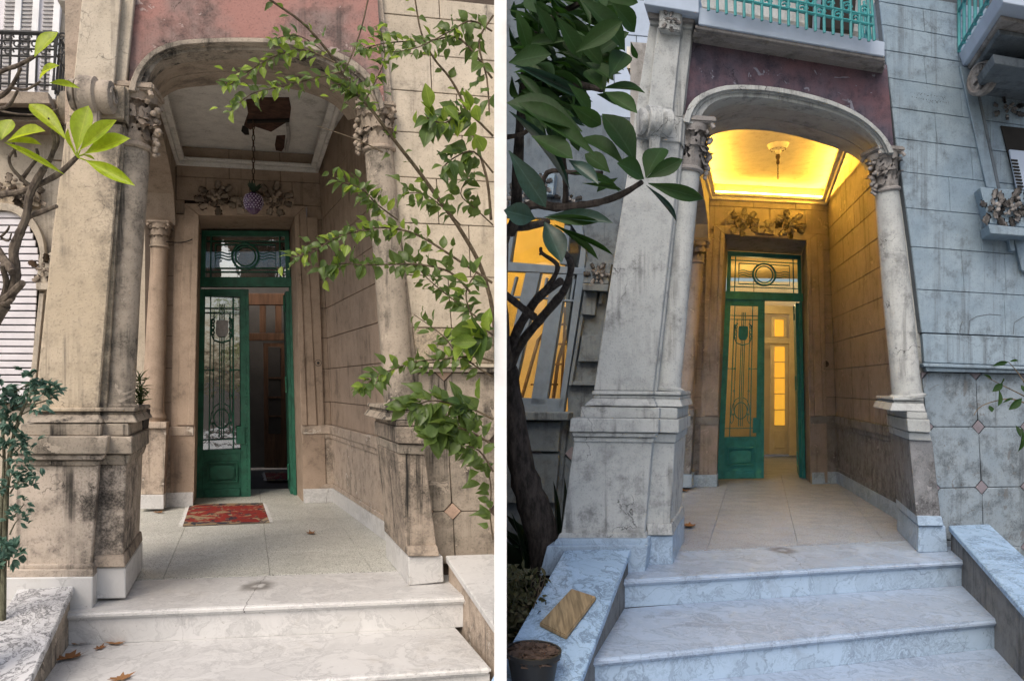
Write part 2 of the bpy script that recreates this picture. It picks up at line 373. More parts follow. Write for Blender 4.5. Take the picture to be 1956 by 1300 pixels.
marble('marble_r', (0.35, 0.465, 0.60), (0.10, 0.135, 0.19), (0.21, 0.25, 0.315), amount=0.55)  # right-hand marbles: cool dusk light is mixed into the base colour
marble('marble_r_cool', (0.34, 0.43, 0.56), (0.12, 0.145, 0.19), (0.215, 0.225, 0.275), amount=0.5, spot=(2.29, 5.95, 0, -.1))
marble('marble_r_veined', (0.34, 0.49, 0.67), (0.07, 0.11, 0.17), (0.20, 0.285, 0.40), amount=0.9, sc_=1.6)
stone('wing_r', (0.19, 0.195, 0.195), (0.155, 0.16, 0.165), (0.045, 0.047, 0.05), dirt=0.9, streak=0.7, crack=0.3)
def terrazzo(name, base, a, b):
    t = NT(name)
    v = t.n.new('ShaderNodeTexVoronoi'); v.inputs['Scale'].default_value = 170; t.lk(t.pos, v.inputs['Vector'])
    s = t.n.new('ShaderNodeSeparateColor'); t.lk(v.outputs['Color'], s.inputs[0])
    c = t.mix(t.ramp(s.outputs[0], 0.55, 0.6), base, a); c = t.mix(t.ramp(s.outputs[1], 0.84, 0.88), c, b)
    c = t.mix(t.math('MULTIPLY', t.ramp(t.noise(2.4, 7, 0.7), 0.45, 0.7), 0.45), c, tuple(x * 0.62 for x in base))
    t.bump(t.noise(50, 4, .6), 0.1, .004)
    t.color(c, t.ramp(t.noise(5, 5, .6), 0.3, 0.7, 0.38, 0.6)); return t.m
terrazzo('terrazzo_l', (0.47, 0.475, 0.43), (0.58, 0.58, 0.54), (0.16, 0.16, 0.14))
terrazzo('terrazzo_r', (0.26, 0.315, 0.40), (0.33, 0.385, 0.46), (0.18, 0.16, 0.15))
plain('green_l', (0.024, 0.135, 0.085), 0.45, 0.35, 9, dirt=(0.06, 0.11, 0.08))
plain('green_r', (0.04, 0.235, 0.245), 0.45, 0.25, 9)
plain('iron_dark', (0.035, 0.035, 0.035), 0.6, 0.3, 20)
plain('iron_teal', (0.04, 0.23, 0.245), 0.5, 0.2, 15)
plain('white_paint', (0.78, 0.79, 0.80), 0.6, 0.1, 5)
plain('white_paint_r', (0.40, 0.48, 0.60), 0.65, 0.12, 3)  # white paint with the cool dusk cast in its colour
plain('shutter_white', (0.74, 0.72, 0.75), 0.6, 0.12, 4)
plain('frame_grey', (0.15, 0.195, 0.245), 0.55, 0.15, 8)
plain('cream_wall', (0.70, 0.58, 0.33), 0.85, 0.1, 3)
plain('cream_paint', (0.66, 0.62, 0.52), 0.6, 0.1, 6)
plain('yellow_wall', (0.80, 0.66, 0.34), 0.85, 0.15, 2)
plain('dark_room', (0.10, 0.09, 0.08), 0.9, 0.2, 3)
plain('near_black', (0.02, 0.018, 0.016), 0.9, 0.2, 10)  # plain near-black for window backs, louvres, mouldings and ceiling damage
plain('black_plastic', (0.012, 0.012, 0.013), 0.45, 0.2, 15)
wood('brown_wood', (0.20, 0.105, 0.06), 0.5, (20, 20, 2))
wood('plank_wood', (0.30, 0.225, 0.13), 0.75, (40, 4, 4))
wood('ladder_wood', (0.26, 0.15, 0.05), 0.7, (20, 20, 3))
plain('brick_dark', (0.085, 0.045, 0.032), 0.95, 0.5, 14, bump=0.8)
plain('lead_light_grey', (0.42, 0.41, 0.40), 0.6, 0.2, 30)
plain('curtain_white', (0.75, 0.74, 0.74), 0.9, 0.1, 10)
glass('door_glass', (0.55, 0.57, 0.57), 0.42, 0.10)
glass('door_glass_r', (0.92, 0.91, 0.86), 0.05, 0.10)
glass('window_glass', (0.93, 0.93, 0.90), 0.04, 0.01)
emit('lit_pane', (1.0, 0.56, 0.07), .42)  # panes glow by themselves in place of a lit room beyond
emit('led_warm', (1.0, 0.52, 0.055), 150.0)

# ------------------------------------------------------------------ shared carved work
def acanthus_mesh(name, mat):
    bm = bmesh.new(); rows = []
    for i in range(9):
        t = i / 8; a = t * 2.3
        y = math.sin(a) * 0.5 + t * 0.35; z = (1 - math.cos(a)) * 0.32
        w = (0.34 + 0.26 * math.sin(t * math.pi)) * (1 - 0.55 * t) * (1 + 0.22 * math.cos(i * math.pi))
        rows.append([bm.verts.new((s * w, y, z - abs(s) * 0.12 * (1 if s else 0))) for s in (-1, -0.5, 0, 0.5, 1)])
        rows[-1][2].co.z += 0.07
    for a, b in zip(rows, rows[1:]):
        for k in range(4): bm.faces.new((a[k], a[k + 1], b[k + 1], b[k]))
    bmesh.ops.solidify(bm, geom=bm.faces[:], thickness=0.06)
    me = bpy.data.meshes.new(name); bm.to_mesh(me); bm.free()
    for p in me.polygons: p.use_smooth = True
    me.materials.append(MATS[mat]); return me
def ball_mesh(name, mat):
    bm = bmesh.new(); bmesh.ops.create_icosphere(bm, subdivisions=2, radius=0.5)
    me = bpy.data.meshes.new(name); bm.to_mesh(me); bm.free()
    for p in me.polygons: p.use_smooth = True
    me.materials.append(MATS[mat]); return me
ACA = {s: acanthus_mesh('carved_leaf', 'carve_' + s) for s in 'lr'}
BALL = {s: ball_mesh('carved_fruit', 'carve_' + s) for s in 'lr'}
def place(name, me, loc, X, Y, Z, s, parent):
    o = bpy.data.objects.new(name, me); col.objects.link(o); WL[o.name] = Vector(loc)
    M = Matrix(((X.x * s[0], Y.x * s[1], Z.x * s[2], 0), (X.y * s[0], Y.y * s[1], Z.y * s[2], 0), (X.z * s[0], Y.z * s[1], Z.z * s[2], 0), (0, 0, 0, 1)))
    M.translation = Vector(loc) - WL[parent.name]; o.parent = parent; o.matrix_basis = M; return o
def relief(parent, c, U, N, w, h, seed, side, n=16, name='carved_leaf'):
    """carved rosette of leaves with fruit on a wall face; c centre, U along the wall, N out of it"""
    rnd = random.Random(seed); W = Vector((0, 0, 1)); N = N.normalized(); U = U.normalized(); m = min(w, h)
    k = max(5, int(n * .55)); a0 = rnd.uniform(0, 6.283)
    for ring, (cnt, rr, sz, zz) in enumerate(((k, .30, .50, .0), (max(4, n - k), .08, .36, .018))):
        for i in range(cnt):
            a = a0 + 6.283 * (i + .5 * ring) / cnt + rnd.uniform(-.15, .15); dr = Vector((math.cos(a) * w, math.sin(a) * h)) * rr
            Yd = (U * (math.cos(a) * w) + W * (math.sin(a) * h)).normalized(); s = sz * m * rnd.uniform(.8, 1.15)
            place(name, ACA[side], c + U * dr.x + W * dr.y + N * zz, Yd.cross(N).normalized(), Yd, N, (s * .55, s, s * .42), parent)
    for i in range(max(4, n // 2)):
        a = rnd.uniform(0, 6.283); rr = rnd.choice((.06, .1, .42)); s = rnd.uniform(.10, .15) * m
        place('carved_fruit', BALL[side], c + U * (math.cos(a) * rr * w) + W * (math.sin(a) * rr * h) + N * (.03 if rr < .3 else .012), U, W, N, (s, s, s), parent)
def capital(parent, c, axis, r, h, U, N, side, seed, inward=None):
    """leafy capital on a round shaft: necking ring, bell, abacus, curled leaves, a fruit mask and a hanging bunch on the inner side"""
    rnd = random.Random(seed); cm = 'carve_' + side; A = Vector(axis).normalized(); W = Vector((0, 0, 1))
    cap = lathe('capital', c, A, [(r * 1.12, 0), (r * 1.22, h * .03), (r * 1.22, h * .07), (r * 1.05, h * .10), (r * 1.08, h * .35), (r * 1.2, h * .65), (r * 1.3, h * .86), (r * 1.3, h * .9)], cm, parent)
    top = c + A * h * .88; k = r * 1.38
    solid('abacus', [top + U * (sx * k) + N * (sy * k) for sx, sy in ((-1, -1), (1, -1), (1, 1), (-1, 1))], A * h * .12, cm, cap, 0.012, 2)
    for j, (lv, sz) in enumerate(((0.12, 0.62), (0.40, 0.60))):
        for i in range(8):
            a = (i + 0.5 * j) * math.pi / 4; out = U * math.cos(a) + N * math.sin(a); s = h * sz
            place('carved_leaf', ACA[side], c + A * h * lv + out * r * (.98 + .10 * j), out.cross(A) * -1, A, out, (s * .5, s * .72, s * .42), cap)
    for i in range(4):
        a = math.pi / 4 + i * math.pi / 2; out = U * math.cos(a) + N * math.sin(a); p0 = top + out * r * 1.3 - A * h * .1
        pts = [p0 + (out * math.cos(t) + A * math.sin(t)) * r * (.5 - .06 * t) for t in [x * .8 for x in range(8)]]
        tube('volute', pts, [r * .16] * 8, cm, cap, 6)
    if inward is not None:                                  # carved mask of leaves with a bunch of fruit hanging on the porch side
        for ang, lv, sz in ((0, .80, 1.05), (.6, .72, .9), (-.55, .72, .9), (.25, .45, .8), (-.3, .42, .75)):
            out = (inward * math.cos(ang) + N * math.sin(ang + .35)).normalized(); sd = h * sz * .62
            place('carved_leaf', ACA[side], c + A * h * lv + out * r * 1.05, out.cross(A), -A, out, (sd * .5, sd * .9, sd * .5), cap)
        for i in range(9):
            s = r * rnd.uniform(.30, .46); place('carved_fruit', BALL[side], c + inward * r * rnd.uniform(1.05, 1.45) + N * r * rnd.uniform(-.1, .8) + A * h * rnd.uniform(.35, .8), U, W, N, (s, s, s), cap)
        for i in range(12):
            t = i / 11; s = r * (0.46 - .18 * t)
            place('carved_fruit', BALL[side], c + inward * r * (1.35 + .1 * t) + N * r * rnd.uniform(0, .4) + A * h * (.30 - .38 * t) + Vector((rnd.uniform(-.18, .18), 0, 0)) * r, U, W, N, (s, s, s), cap)
    return cap

def slant(fr, name, tl, tr, bl, br, dT, dB, dback, mat, parent, bev=0.006):
    f = [fr.p(*tl, dT), fr.p(*tr, dT), fr.p(*br, dB), fr.p(*bl, dB)]
    b = [f[0] + fr.V * (dback - dT), f[1] + fr.V * (dback - dT), f[2] + fr.V * (dback - dB), f[3] + fr.V * (dback - dB)]
    return hexa(name, f, b, mat, parent, bev)
def tiers(fr, parent, rows, dback):
    """rows: name, tl, tr, bl, br, depth at top, depth at bottom, material"""
    for nm, tl, tr, bl, br, dT, dB, mt in rows: slant(fr, nm, tl, tr, bl, br, dT, dB, dback, mt, parent)
def bilerp(q, u, v):
    """q = tl, tr, br, bl in pixels; u right, v down"""
    a = Vector(q[0]).lerp(Vector(q[1]), u); b = Vector(q[3]).lerp(Vector(q[2]), u); c = a.lerp(b, v); return (c.x, c.y)

# ------------------------------------------------------------------ the iron and glass door
def door(fr, S, house):
    d = S['d_door']; g = 'green_' + S['s']; V = fr.V; q = S['leaf']
    def P(u, v, dd=0.0): return fr.p(*bilerp(q, u, v), d + dd)
    def bar(parent, name, u0, v0, u1, v1, d0=-0.02, d1=0.03, bev=0.003):
        return solid(name, [P(u0, v0, d0), P(u1, v0, d0), P(u1, v1, d0), P(u0, v1, d0)], V * (d1 - d0), g, parent, bev)
    leaf = bar(house, 'door', 0, 0, 0.10, 1)                                           # hanging stile carries the leaf
    bar(leaf, 'rail', 0.10, 0, 0.82, 0.035); bar(leaf, 'meeting_stile', 0.82, 0, 1.0, 1, -0.03)
    bar(leaf, 'rail', 0.10, S['v_panel'] - 0.02, 0.82, S['v_panel']); bar(leaf, 'kick_panel', 0.10, S['v_panel'], 0.82, 1, -0.012)
    vp = S['v_panel']; h = 1 - vp
    for (u0, v0, u1, v1, dd) in ((0.18, vp + .18 * h, .76, vp + .66 * h, -.020),):
        t = 0.018
        for r in ((u0, v0, u1, v0 + t * .5), (u0, v1 - t * .5, u1, v1), (u0, v0 + t * .5, u0 + t * 1.6, v1 - t * .5), (u1 - t * 1.6, v0 + t * .5, u1, v1 - t * .5)): bar(leaf, 'panel_moulding', *r, d0=-.05, d1=-.01)
    o8 = [(.30, .26), (.64, .26), (.70, .32), (.70, .52), (.64, .58), (.30, .58), (.24, .52), (.24, .32)]
    solid('raised_panel', [P(u, vp + v * h, -.045) for u, v in o8], V * .035, g, leaf, 0.006, 2)
    bar(leaf, 'kick_rail', 0.14, vp + .80 * h, .80, vp + .97 * h, -.03, -.008)
    # glass and grille
    u0, u1, v0, v1 = .10, .82, .035, vp - .02
    def Q(a, b, dd=-.03): return P(u0 + (u1 - u0) * a, v0 + (v1 - v0) * b, dd)
    solid('pane', [Q(0, 0, .012), Q(1, 0, .012 + S['tilt']), Q(1, 1, .012 + S['tilt']), Q(0, 1, .012)], V * .006, S['glass'], leaf, 0)
    def rod(pts, r=.0065, nm='grille_bar', dd=-.03): tube(nm, [Q(a, b, dd) for a, b in pts], r, g, leaf, 6)
    for a in (.16, .81): rod([(a, 0), (a, 1)], .007)
    for a, b0, b1 in ((.26, .10, .80), (.72, .10, .80), (.43, .05, .92), (.49, .05, .92), (.55, .05, .92)): rod([(a, b0), (a, b1)], .0055)
    for b in (.075, .105, .935): rod([(0, b), (1, b)])
    for a0, a1, b in ((0, .26, .48), (.72, 1, .48)): rod([(a0, b), (a1, b)])
    rx = .21; ry = rx * S['asp']
    rod([(.49 + rx * math.cos(t), .80 + ry * math.sin(t)) for t in [i * math.pi / 12 for i in range(25)]], .007, 'ring')
    for sg in (-1, 1):
        rod([(.49 + sg * x, y) for x, y in ((.06, .70), (.18, .715), (.27, .76), (.30, .82), (.34, .87), (.28, .90), (.22, .87), (.24, .82))], .0055, 'scroll')
        rod([(.49 + sg * x, y) for x, y in ((.20, .135), (.28, .15), (.30, .20), (.29, .25), (.22, .285), (.0, .30))], .008, 'scroll')
        for yy in (.16, .20, .235): place_ring(Q(.49 + sg * .27, yy, -.04), fr, .022, g, leaf)
        for yy in (.48, .65, .83): place_ring(Q(.49 + sg * .245, yy, -.032), fr, .013, g, leaf)
    sh = [(.33, .155), (.65, .155), (.66, .17), (.66, .235), (.60, .262), (.38, .262), (.32, .235), (.32, .17)]
    solid('shield_plate', [Q(a, b, -.045) for a, b in sh], V * .025, S['shield'], leaf, 0.006, 2)
    bar(leaf, 'lock_plate', .74, .66, .90, .745, -.05, -.03)
    bm = bmesh.new()
    for i in range(58):
        c = P(.93, .02 + i * .0166, -.033); bmesh.ops.create_icosphere(bm, subdivisions=1, radius=.0085, matrix=Matrix.Translation(c))
    o = finish('bead_row', bm, g, leaf, True); o['kind'] = 'stuff'
    # fixed frame, transom light, opened second leaf
    T = S['transom']
    def PT(u, v, dd=0): return fr.p(*bilerp(T, u, v), d + dd)
    def tb(u0, v0, u1, v1, d0=-.03, d1=.05, nm='frame_bar', par=None): return solid(nm, [PT(u0, v0, d0), PT(u1, v0, d0), PT(u1, v1, d0), PT(u0, v1, d0)], V * (d1 - d0), g, par or house, .003)
    tr = tb(0, 0, 1, .10, nm='transom_light'); tb(0, .10, .05, .9, par=tr); tb(.95, .10, 1, .9, par=tr); tb(-.02, .88, 1.02, 1.06, -.05, par=tr, nm='dentil_rail')
    solid('pane', [PT(.05, .1, .012), PT(.95, .1, .012), PT(.95, .88, .012), PT(.05, .88, .012)], V * .006, S['glass'], tr, 0)
    def trod(pts, r=.008, nm='grille_bar'): tube(nm, [PT(a, b, -.02) for a, b in pts], r, g, tr, 6)
    for a in (.11, .89): trod([(a, .1), (a, .9)])
    for b in (.2, .78): trod([(.05, b), (.95, b)])
    trod([(.16, .26), (.84, .26), (.84, .71), (.16, .71), (.16, .26)])
    for rr, w in ((.15, .014), (.115, .010)):
        trod([(.5 + rr * math.cos(t), .485 + rr * S['tasp'] * math.sin(t)) for t in [i * math.pi / 14 for i in range(29)]], w, 'ring')
    for sg in (-1, 1):
        for k in range(3): trod([(.5 + sg * (.15 + .19 * i / 8), .42 + k * .055 + .018 * math.sin(i * .85)) for i in range(9)], .006, 'wavy_bar')
    fq = S['frame_r']     # side posts of the frame
    solid('door_post', [fr.p(x, y, d - .02) for x, y in fq], V * .08, g, house, .003)
    solid('door_post', [fr.p(x, y, d - .02) for x, y in S['frame_l']], V * .08, g, house, .003)
    ol = S['open_leaf']
    e = solid('door', [fr.p(x, y, d + .06) for x, y in ol], V * .62, g, house, .003)
    if S['s'] == 'l': e['label'] = 'dark green second leaf standing open, seen on its edge'
    for (b0, b1) in ((.02, .10), (.42, .50), (.85, .93)):
        a = bilerp((ol[0], ol[1], ol[2], ol[3]), -.35, b0); b = bilerp((ol[0], ol[1], ol[2], ol[3]), -.35, b1)
        tube('bolt', [fr.p(*a, d + .05), fr.p(*b, d + .05)], .012, g, e, 6)
def place_ring(c, fr, r, mat, parent):
    tube('small_ring', [c + fr.U * r * math.cos(t) + Vector((0, 0, 1)) * r * math.sin(t) for t in [i * math.pi / 5 for i in range(11)]], r * .33, mat, parent, 5)

# ------------------------------------------------------------------ the portico: piers, columns, arch, porch room
def portico(S, house):
    fr, s = S['fr'], S['s']; V, U, N = fr.V, fr.U, fr.N; pl, gr, cv = S['m_pier'], S['m_col'], 'carve_' + s
    zt = S['z_ceil']; db = S['d_back']
    # left pier
    pier = fr.prism('pier', S['shaft'], -.02, .75, pl, house, .008); fr.prism('fillet', S['fillet'], .03, .7, pl, pier)
    ped = slant(fr, 'pedestal', *S['ped'], -.07, -.07, .85, S['m_ped'], house)
    tiers(fr, ped, S['main_tiers'], .8)
    ped2 = slant(fr, 'pedestal', *S['ped_in'], .02, .02, .8, S['m_ped'], house)
    tiers(fr, ped2, S['inner_tiers'], .8)
    ped3 = slant(fr, 'pedestal', *S['ped_r'], .02, .02, .85, S['m_ped_r'], house)
    tiers(fr, ped3, S['right_tiers'], .85)
    # columns
    for key, inw, mt in (('col_l', 1, gr), ('col_r', -1, S['m_col_r'])):
        (bx, by, br), (tx, ty, tr) = S[key]; dd = .16
        b = fr.p(bx, by, dd); t = fr.p(tx, ty, dd); r0 = br * b.y / F; r1 = tr * t.y / F; L = (t - b).length
        c = lathe('column', b, t - b, [(r0 * 1.25, 0), (r0 * 1.28, L * .012), (r0 * 1.04, L * .02), (r0, L * .035), (r0 * .99, L * .5), (r1, L * .985), (r1, L)], mt, house, 28)
        h = (ty - S[key + '_top']) * t.y / F
        capital(c, t, t - b, r1, h, U, N, s, 11 if inw > 0 else 12, U * inw)
    # rear column beside the door
    (bx, by, br), (tx, ty, tr) = S['col_b']; b = fr.p(bx, by, db - .12); t = fr.p(tx, ty, db - .12); r0 = br * b.y / F; r1 = tr * t.y / F; L = (t - b).length
    c = lathe('column', b, t - b, [(r0 * 1.3, -.14), (r0 * 1.34, -.08), (r0 * 1.1, -.06), (r0 * 1.22, -.02), (r0, L * .02), (r1, L * .99), (r1, L)], 'porch_' + s, house, 24)
    capital(c, t, t - b, r1, (ty - S['col_b_top']) * t.y / F, U, N, s, 21)
    for nm, poly, m_, dd in S['rear_ped']: fr.prism(nm, poly, db + dd, db + .1, m_, c)
    # arch: face mouldings, intrados with a step, voussoir-free band
    n = 30; Lo, Li, Lb = curve2(S['arch_o'], n), curve2(S['arch_i'], n), curve2(S['arch_b'], n)
    mid = [((a[0] * .62 + b[0] * .38), (a[1] * .62 + b[1] * .38)) for a, b in zip(Lo, Li)]
    mi2 = [((a[0] * .40 + b[0] * .60), (a[1] * .40 + b[1] * .60)) for a, b in zip(Lo, Li)]
    arch = fr.strip('arch', mi2, Li, .045, .2, S['m_arch'], house)
    for nm, A, B, d0 in (('arch_moulding', Lo, mid, -.01), ('arch_moulding', mid, mi2, .02)): fr.strip(nm, A, B, d0, .2, S['m_arch'], arch)
    bm = bmesh.new(); A = [fr.p(x, y, .06) for x, y in Li]; B = [fr.p(x, y, S['d_arch']) for x, y in Lb]
    steps = (0, .58, .585, .60, .605, 1); off = (0, 0, .025, .025, 0, 0)
    rows = [[bm.verts.new(a.lerp(b, tt) + Vector((0, 0, of))) for a, b in zip(A, B)] for tt, of in zip(steps, off)]
    rows.append([bm.verts.new(b + Vector((0, 0, .35))) for b in B])
    for r1_, r2_ in zip(rows, rows[1:]):
        for i in range(n - 1): bm.faces.new((r1_[i], r1_[i + 1], r2_[i + 1], r2_[i]))
    finish('intrados', bm, S['m_soffit'], arch, True)
    # spandrel panel above
    top = resample(S['panel_top'], n)
    fr.strip('pink_panel', top, Lo, .09, .5, 'pink_' + s, house, 0)
    # ceiling and porch walls
    A0 = fr.g(*S['corner_bot'], 0); A1 = fr.p(*S['corner_top'], db); A1.z = zt; B1 = fr.g(*S['wall_mid'], 0)
    w = (B1 - A0) * S['wall_ext']; Bf, Bt = A0 + w, A1 + w
    nx = w.cross(Vector((0, 0, 1))).normalized(); nx = nx if nx.x < 0 else -nx
    zs = S['joint_z']; lines = []
    cornerx0 = lambda a, b, z: a.lerp(b, (z - a.z) / (b.z - a.z))
    def at(a, b, z): return a.lerp(b, (z - a.z) / (b.z - a.z))
    for z in [zt] + zs: lines.append((at(A0, A1, z), at(Bf, Bt, z)))
    cuts = [(.22 + .17 * (i % 2), .55 + .2 * (i % 2) * .7) for i in range(len(lines))]
    blocks(house, lines, cuts, nx, 'porch_' + s, 'joint_' + s, gap=.007, wall='side_wall')
    zd = zs[-1]; zb = S['z_base']
    def sidebit(nm, z0, z1, out, m_):
        q = [at(A0, A1, z1), at(Bf, Bt, z1), at(Bf, Bt, z0), at(A0, A1, z0)]
        solid(nm, [p + nx * out for p in q], -nx * (out + .1), m_, house, .004)
    sidebit('dado_cap', zd - .10, zd, .035, S['m_dcap']); sidebit('dado_moulding', zd - .155, zd - .10, .02, S['m_dcap'])
    sidebit('dado', zb + .05, zd - .155, 0.006, 'dado_' + s); sidebit('base_moulding', zb, zb + .05, .02, S['m_dcap']); sidebit('marble_skirting', 0, zb, .03, 'marble_' + s)
    ew = (A0 - Bf).normalized() * .5
    solid('side_wall_core', [A0 - nx * .06 + ew, Bf - nx * .06, Bt - nx * .06, A1 - nx * .06 + ew], -nx * .3, 'joint_' + s, house, 0)
    lft = S['back_left']; fr.prism('back_wall_core', [(lft - 60, S['corner_top'][1] - 30), (S['corner_top'][0] + 10, S['corner_top'][1] - 30), (S['arch_tr_r'][2][0] + 8, S['arch_tr_r'][2][1] - 5), (S['arch_tr_l'][2][0] - 3, S['arch_tr_l'][2][1] - 5)], db + .08, db + .25, 'joint_' + s, house, 0); fr.prism('back_wall_core', [(lft - 60, S['corner_top'][1] - 30), (S['arch_tr_l'][2][0] - 3, S['arch_tr_l'][2][1] - 5), (S['open_b'][0][0] - 6, S['open_b'][0][1]), (lft - 60, S['open_b'][0][1])], db + .081, db + .25, 'joint_' + s, house, 0)
    bw = fr.V * .12; solid('back_wall_core', [cornerx0(A0, A1, zt + .2) + bw - U * .12, cornerx0(A0, A1, zt + .2) + bw + U * .6, cornerx0(A0, A1, -.05) + bw + U * .6, cornerx0(A0, A1, -.05) + bw - U * .12], V * .25, 'joint_' + s, house, 0)
    fr.prism('column_backing', S['backing'], .175, .62, S['m_back'], house, .004)
    # back wall
    xl, xr = S['back_left'], S['corner_top'][0]
    hT = S['head_top']                                      # px y of architrave top at both ends
    C0 = fr.xz(xl, zt, db); z_head = fr.p(*S['arch_tr_r'][0], db).z
    rows = [zt] + [z for z in S['above_z'] if z_head + .03 < z < zt - .05] + [z_head]
    def cornerx(z): return at(A0, A1, z)
    lines = [(fr.xz(S['back_left'], z, db), cornerx(z)) for z in rows]
    blocks(house, lines, [(.36, .72), (.2, .5, .8), (.36, .66), (.15, .5, .85)], N, 'porch_' + s, 'joint_' + s, wall='back_wall')
    for key, sgn in (('strip_r', 1), ('strip_l', -1)):
        e0, e1 = S[key]                                    # architrave outer edge px top, bottom
        zz = [z_head] + [z for z in zs if z < z_head - .03]
        pt, pb = fr.p(*e0, db), fr.p(*e1, db)
        if sgn > 0: ln = [(at(pb, pt, z), cornerx(z)) for z in zz]
        else: ln = [(fr.xz(S['back_left'] - 50, z, db), at(pb, pt, z)) for z in zz]
        blocks(house, ln, [], N, 'porch_' + s, 'joint_' + s, wall='back_wall')
        o0 = fr.p(*S['open_b'][0 if sgn < 0 else 1], db); o1 = fr.p(*S['open_d'][0 if sgn < 0 else 1], db)
        for nm, z0, z1, out, m_ in (('dado_cap', zd - .10, zd, .035, S['m_dcap']), ('dado_moulding', zd - .155, zd - .10, .02, S['m_dcap']), ('dado', zb + .05, zd - .155, .006, 'dado_' + s), ('base_moulding', zb, zb + .05, .02, S['m_dcap']), ('marble_skirting', 0, zb, .03, 'marble_' + s)):
            if sgn > 0: q = [at(o0, o1, z1), cornerx(z1), cornerx(z0), at(o0, o1, z0)]
            else: q = [fr.xz(S['back_left'] - 50, z1, db), at(o0, o1, z1), at(o0, o1, z0), fr.xz(S['back_left'] - 50, z0, db)]
            solid(nm, [p + N * out for p in q], V * (.12 + out), m_, house, .004)
    # architrave and reveals
    aT, aB, iT, iB = S['arch_tr_r'][0], S['arch_tr_r'][1], S['arch_tr_r'][2], S['arch_tr_r'][3]
    lT, lB, jT, jB = S['arch_tr_l']
    def arc(nm, a, b, c, d_):
        fr.prism(nm, [a, b, c, d_], db - .045, db + .05, S['m_archi'], house, .006)
        lp = lambda p, q, t: (p[0] + (q[0] - p[0]) * t, p[1] + (q[1] - p[1]) * t)
        fr.prism('architrave_bead', [lp(a, b, .62) if nm != 'head' else a, b, c, lp(d_, c, .62)], db - .06, db + .04, S['m_archi'], house, .006) if nm != 'architrave_head' else None
    arc('architrave', aT, iT, iB, aB); arc('architrave', lT, jT, jB, lB); arc('architrave_head', lT, aT, iT, jT)
    f = [fr.p(*jT, db - .04), fr.p(*iT, db - .04), fr.p(*S['open_b'][1], db - .02), fr.p(*S['open_b'][0], db - .02)]
    k = [fr.p(*p, S['d_door'] + .1) for p in S['inner_open']]
    for nm, a, b, off in (('reveal', 1, 2, U * .25), ('reveal', 3, 0, -U * .25), ('soffit', 0, 1, Vector((0, 0, .2)))):
        hexa(nm, [f[a], f[b], k[b], k[a]], [f[a] + off, f[b] + off, k[b] + off, k[a] + off], 'porch_' + s, house, .003)
    # left: open side under a beam with its own arch
    lx = fr.xz(S['back_left'], zt, db); k0 = 14; pts = []
    for i in range(k0 + 1):
        t = i / k0; dd = (db - .1) * (1 - t) + .45 * t
        pts.append((lx + V * (dd - db), S['z_spring'] + S['z_rise'] * math.sqrt(max(0, 1 - (2 * t - 1) ** 2))))
    A = [Vector((p.x, p.y, z)) for p, z in pts]; B = [Vector((p.x, p.y, zt + .1)) for p, z in pts]
    band('side_arch', A, B, -U * .42, S['m_soffit'], house, 0)
    # ceiling slab
    ca, cb = fr.xz(xl, zt, db) - U * .5 + V * .2, cornerx(zt) + U * .4 + V * .2
    ln_ = -V * (db - S['d_arch'] + .35)
    ceil = solid('ceiling', [ca, cb, cb + ln_, ca + ln_], Vector((0, 0, .18)), 'ceiling_' + s, house, 0)
    a, b = fr.xz(xl, zt, db), cornerx(zt); ln2 = -V * (db - S['d_arch'] + .1)
    Z = Vector((0, 0, 1)); cz = S['m_cornice']
    iU = U * .09; ix = V * -.09
    solid('ceiling_cornice', [a - Z * .17, b - Z * .17, b - Z * .17 + ix - iU, a - Z * .17 + ix + iU], Z * .035, cz, ceil, .006)
    solid('ceiling_cornice', [b - Z * .17, b - Z * .17 + ln2, b - Z * .17 + ln2 - iU, b - Z * .17 + ix - iU], Z * .035, cz, ceil, .006)
    solid('ceiling_cornice', [a - Z * .17, a - Z * .17 + ln2, a - Z * .17 + ln2 + iU, a - Z * .17 + ix + iU], Z * .035, cz, ceil, .006)
    for pp in ([a, b, b + ix * .4 - iU * .4, a + ix * .4 + iU * .4], [b, b + ln2, b + ln2 - iU * .4, b + ix * .4 - iU * .4], [a, a + ln2, a + ln2 + iU * .4, a + ix * .4 + iU * .4]):
        solid('cornice_bead', [p - Z * .215 for p in pp], Z * .043, cz, ceil, .004)
    if s == 'r':
        for p, q in ((a + ix * .8 + iU * .8, b + ix * .8 - iU * .8), (b + ix * .8 - iU * .8, b + ln2 - iU * .8), (a + ix * .8 + iU * .8, a + ln2 + iU * .8)):
            tube('led_strip', [p - Z * .125, q - Z * .125], .006, 'led_warm', ceil, 5)
    # hall behind the door: floor, walls, ceiling, end wall with an inner door
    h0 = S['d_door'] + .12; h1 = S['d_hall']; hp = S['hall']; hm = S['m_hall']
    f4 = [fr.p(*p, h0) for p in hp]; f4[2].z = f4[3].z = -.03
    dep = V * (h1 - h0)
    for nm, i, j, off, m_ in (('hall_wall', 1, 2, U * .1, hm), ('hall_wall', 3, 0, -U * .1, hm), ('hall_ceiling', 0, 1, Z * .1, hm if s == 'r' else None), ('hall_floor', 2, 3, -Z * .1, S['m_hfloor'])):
        dp = dep if m_ else dep * .62                     # left hall ceiling is cut short, an added opening to let sky light in
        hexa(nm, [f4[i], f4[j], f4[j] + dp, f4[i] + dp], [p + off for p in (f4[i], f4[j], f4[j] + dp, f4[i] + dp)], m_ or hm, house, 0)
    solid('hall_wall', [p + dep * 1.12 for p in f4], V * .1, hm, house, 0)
    return dict(A0=A0, A1=A1, cornerx=cornerx, ceil=ceil, zt=zt)

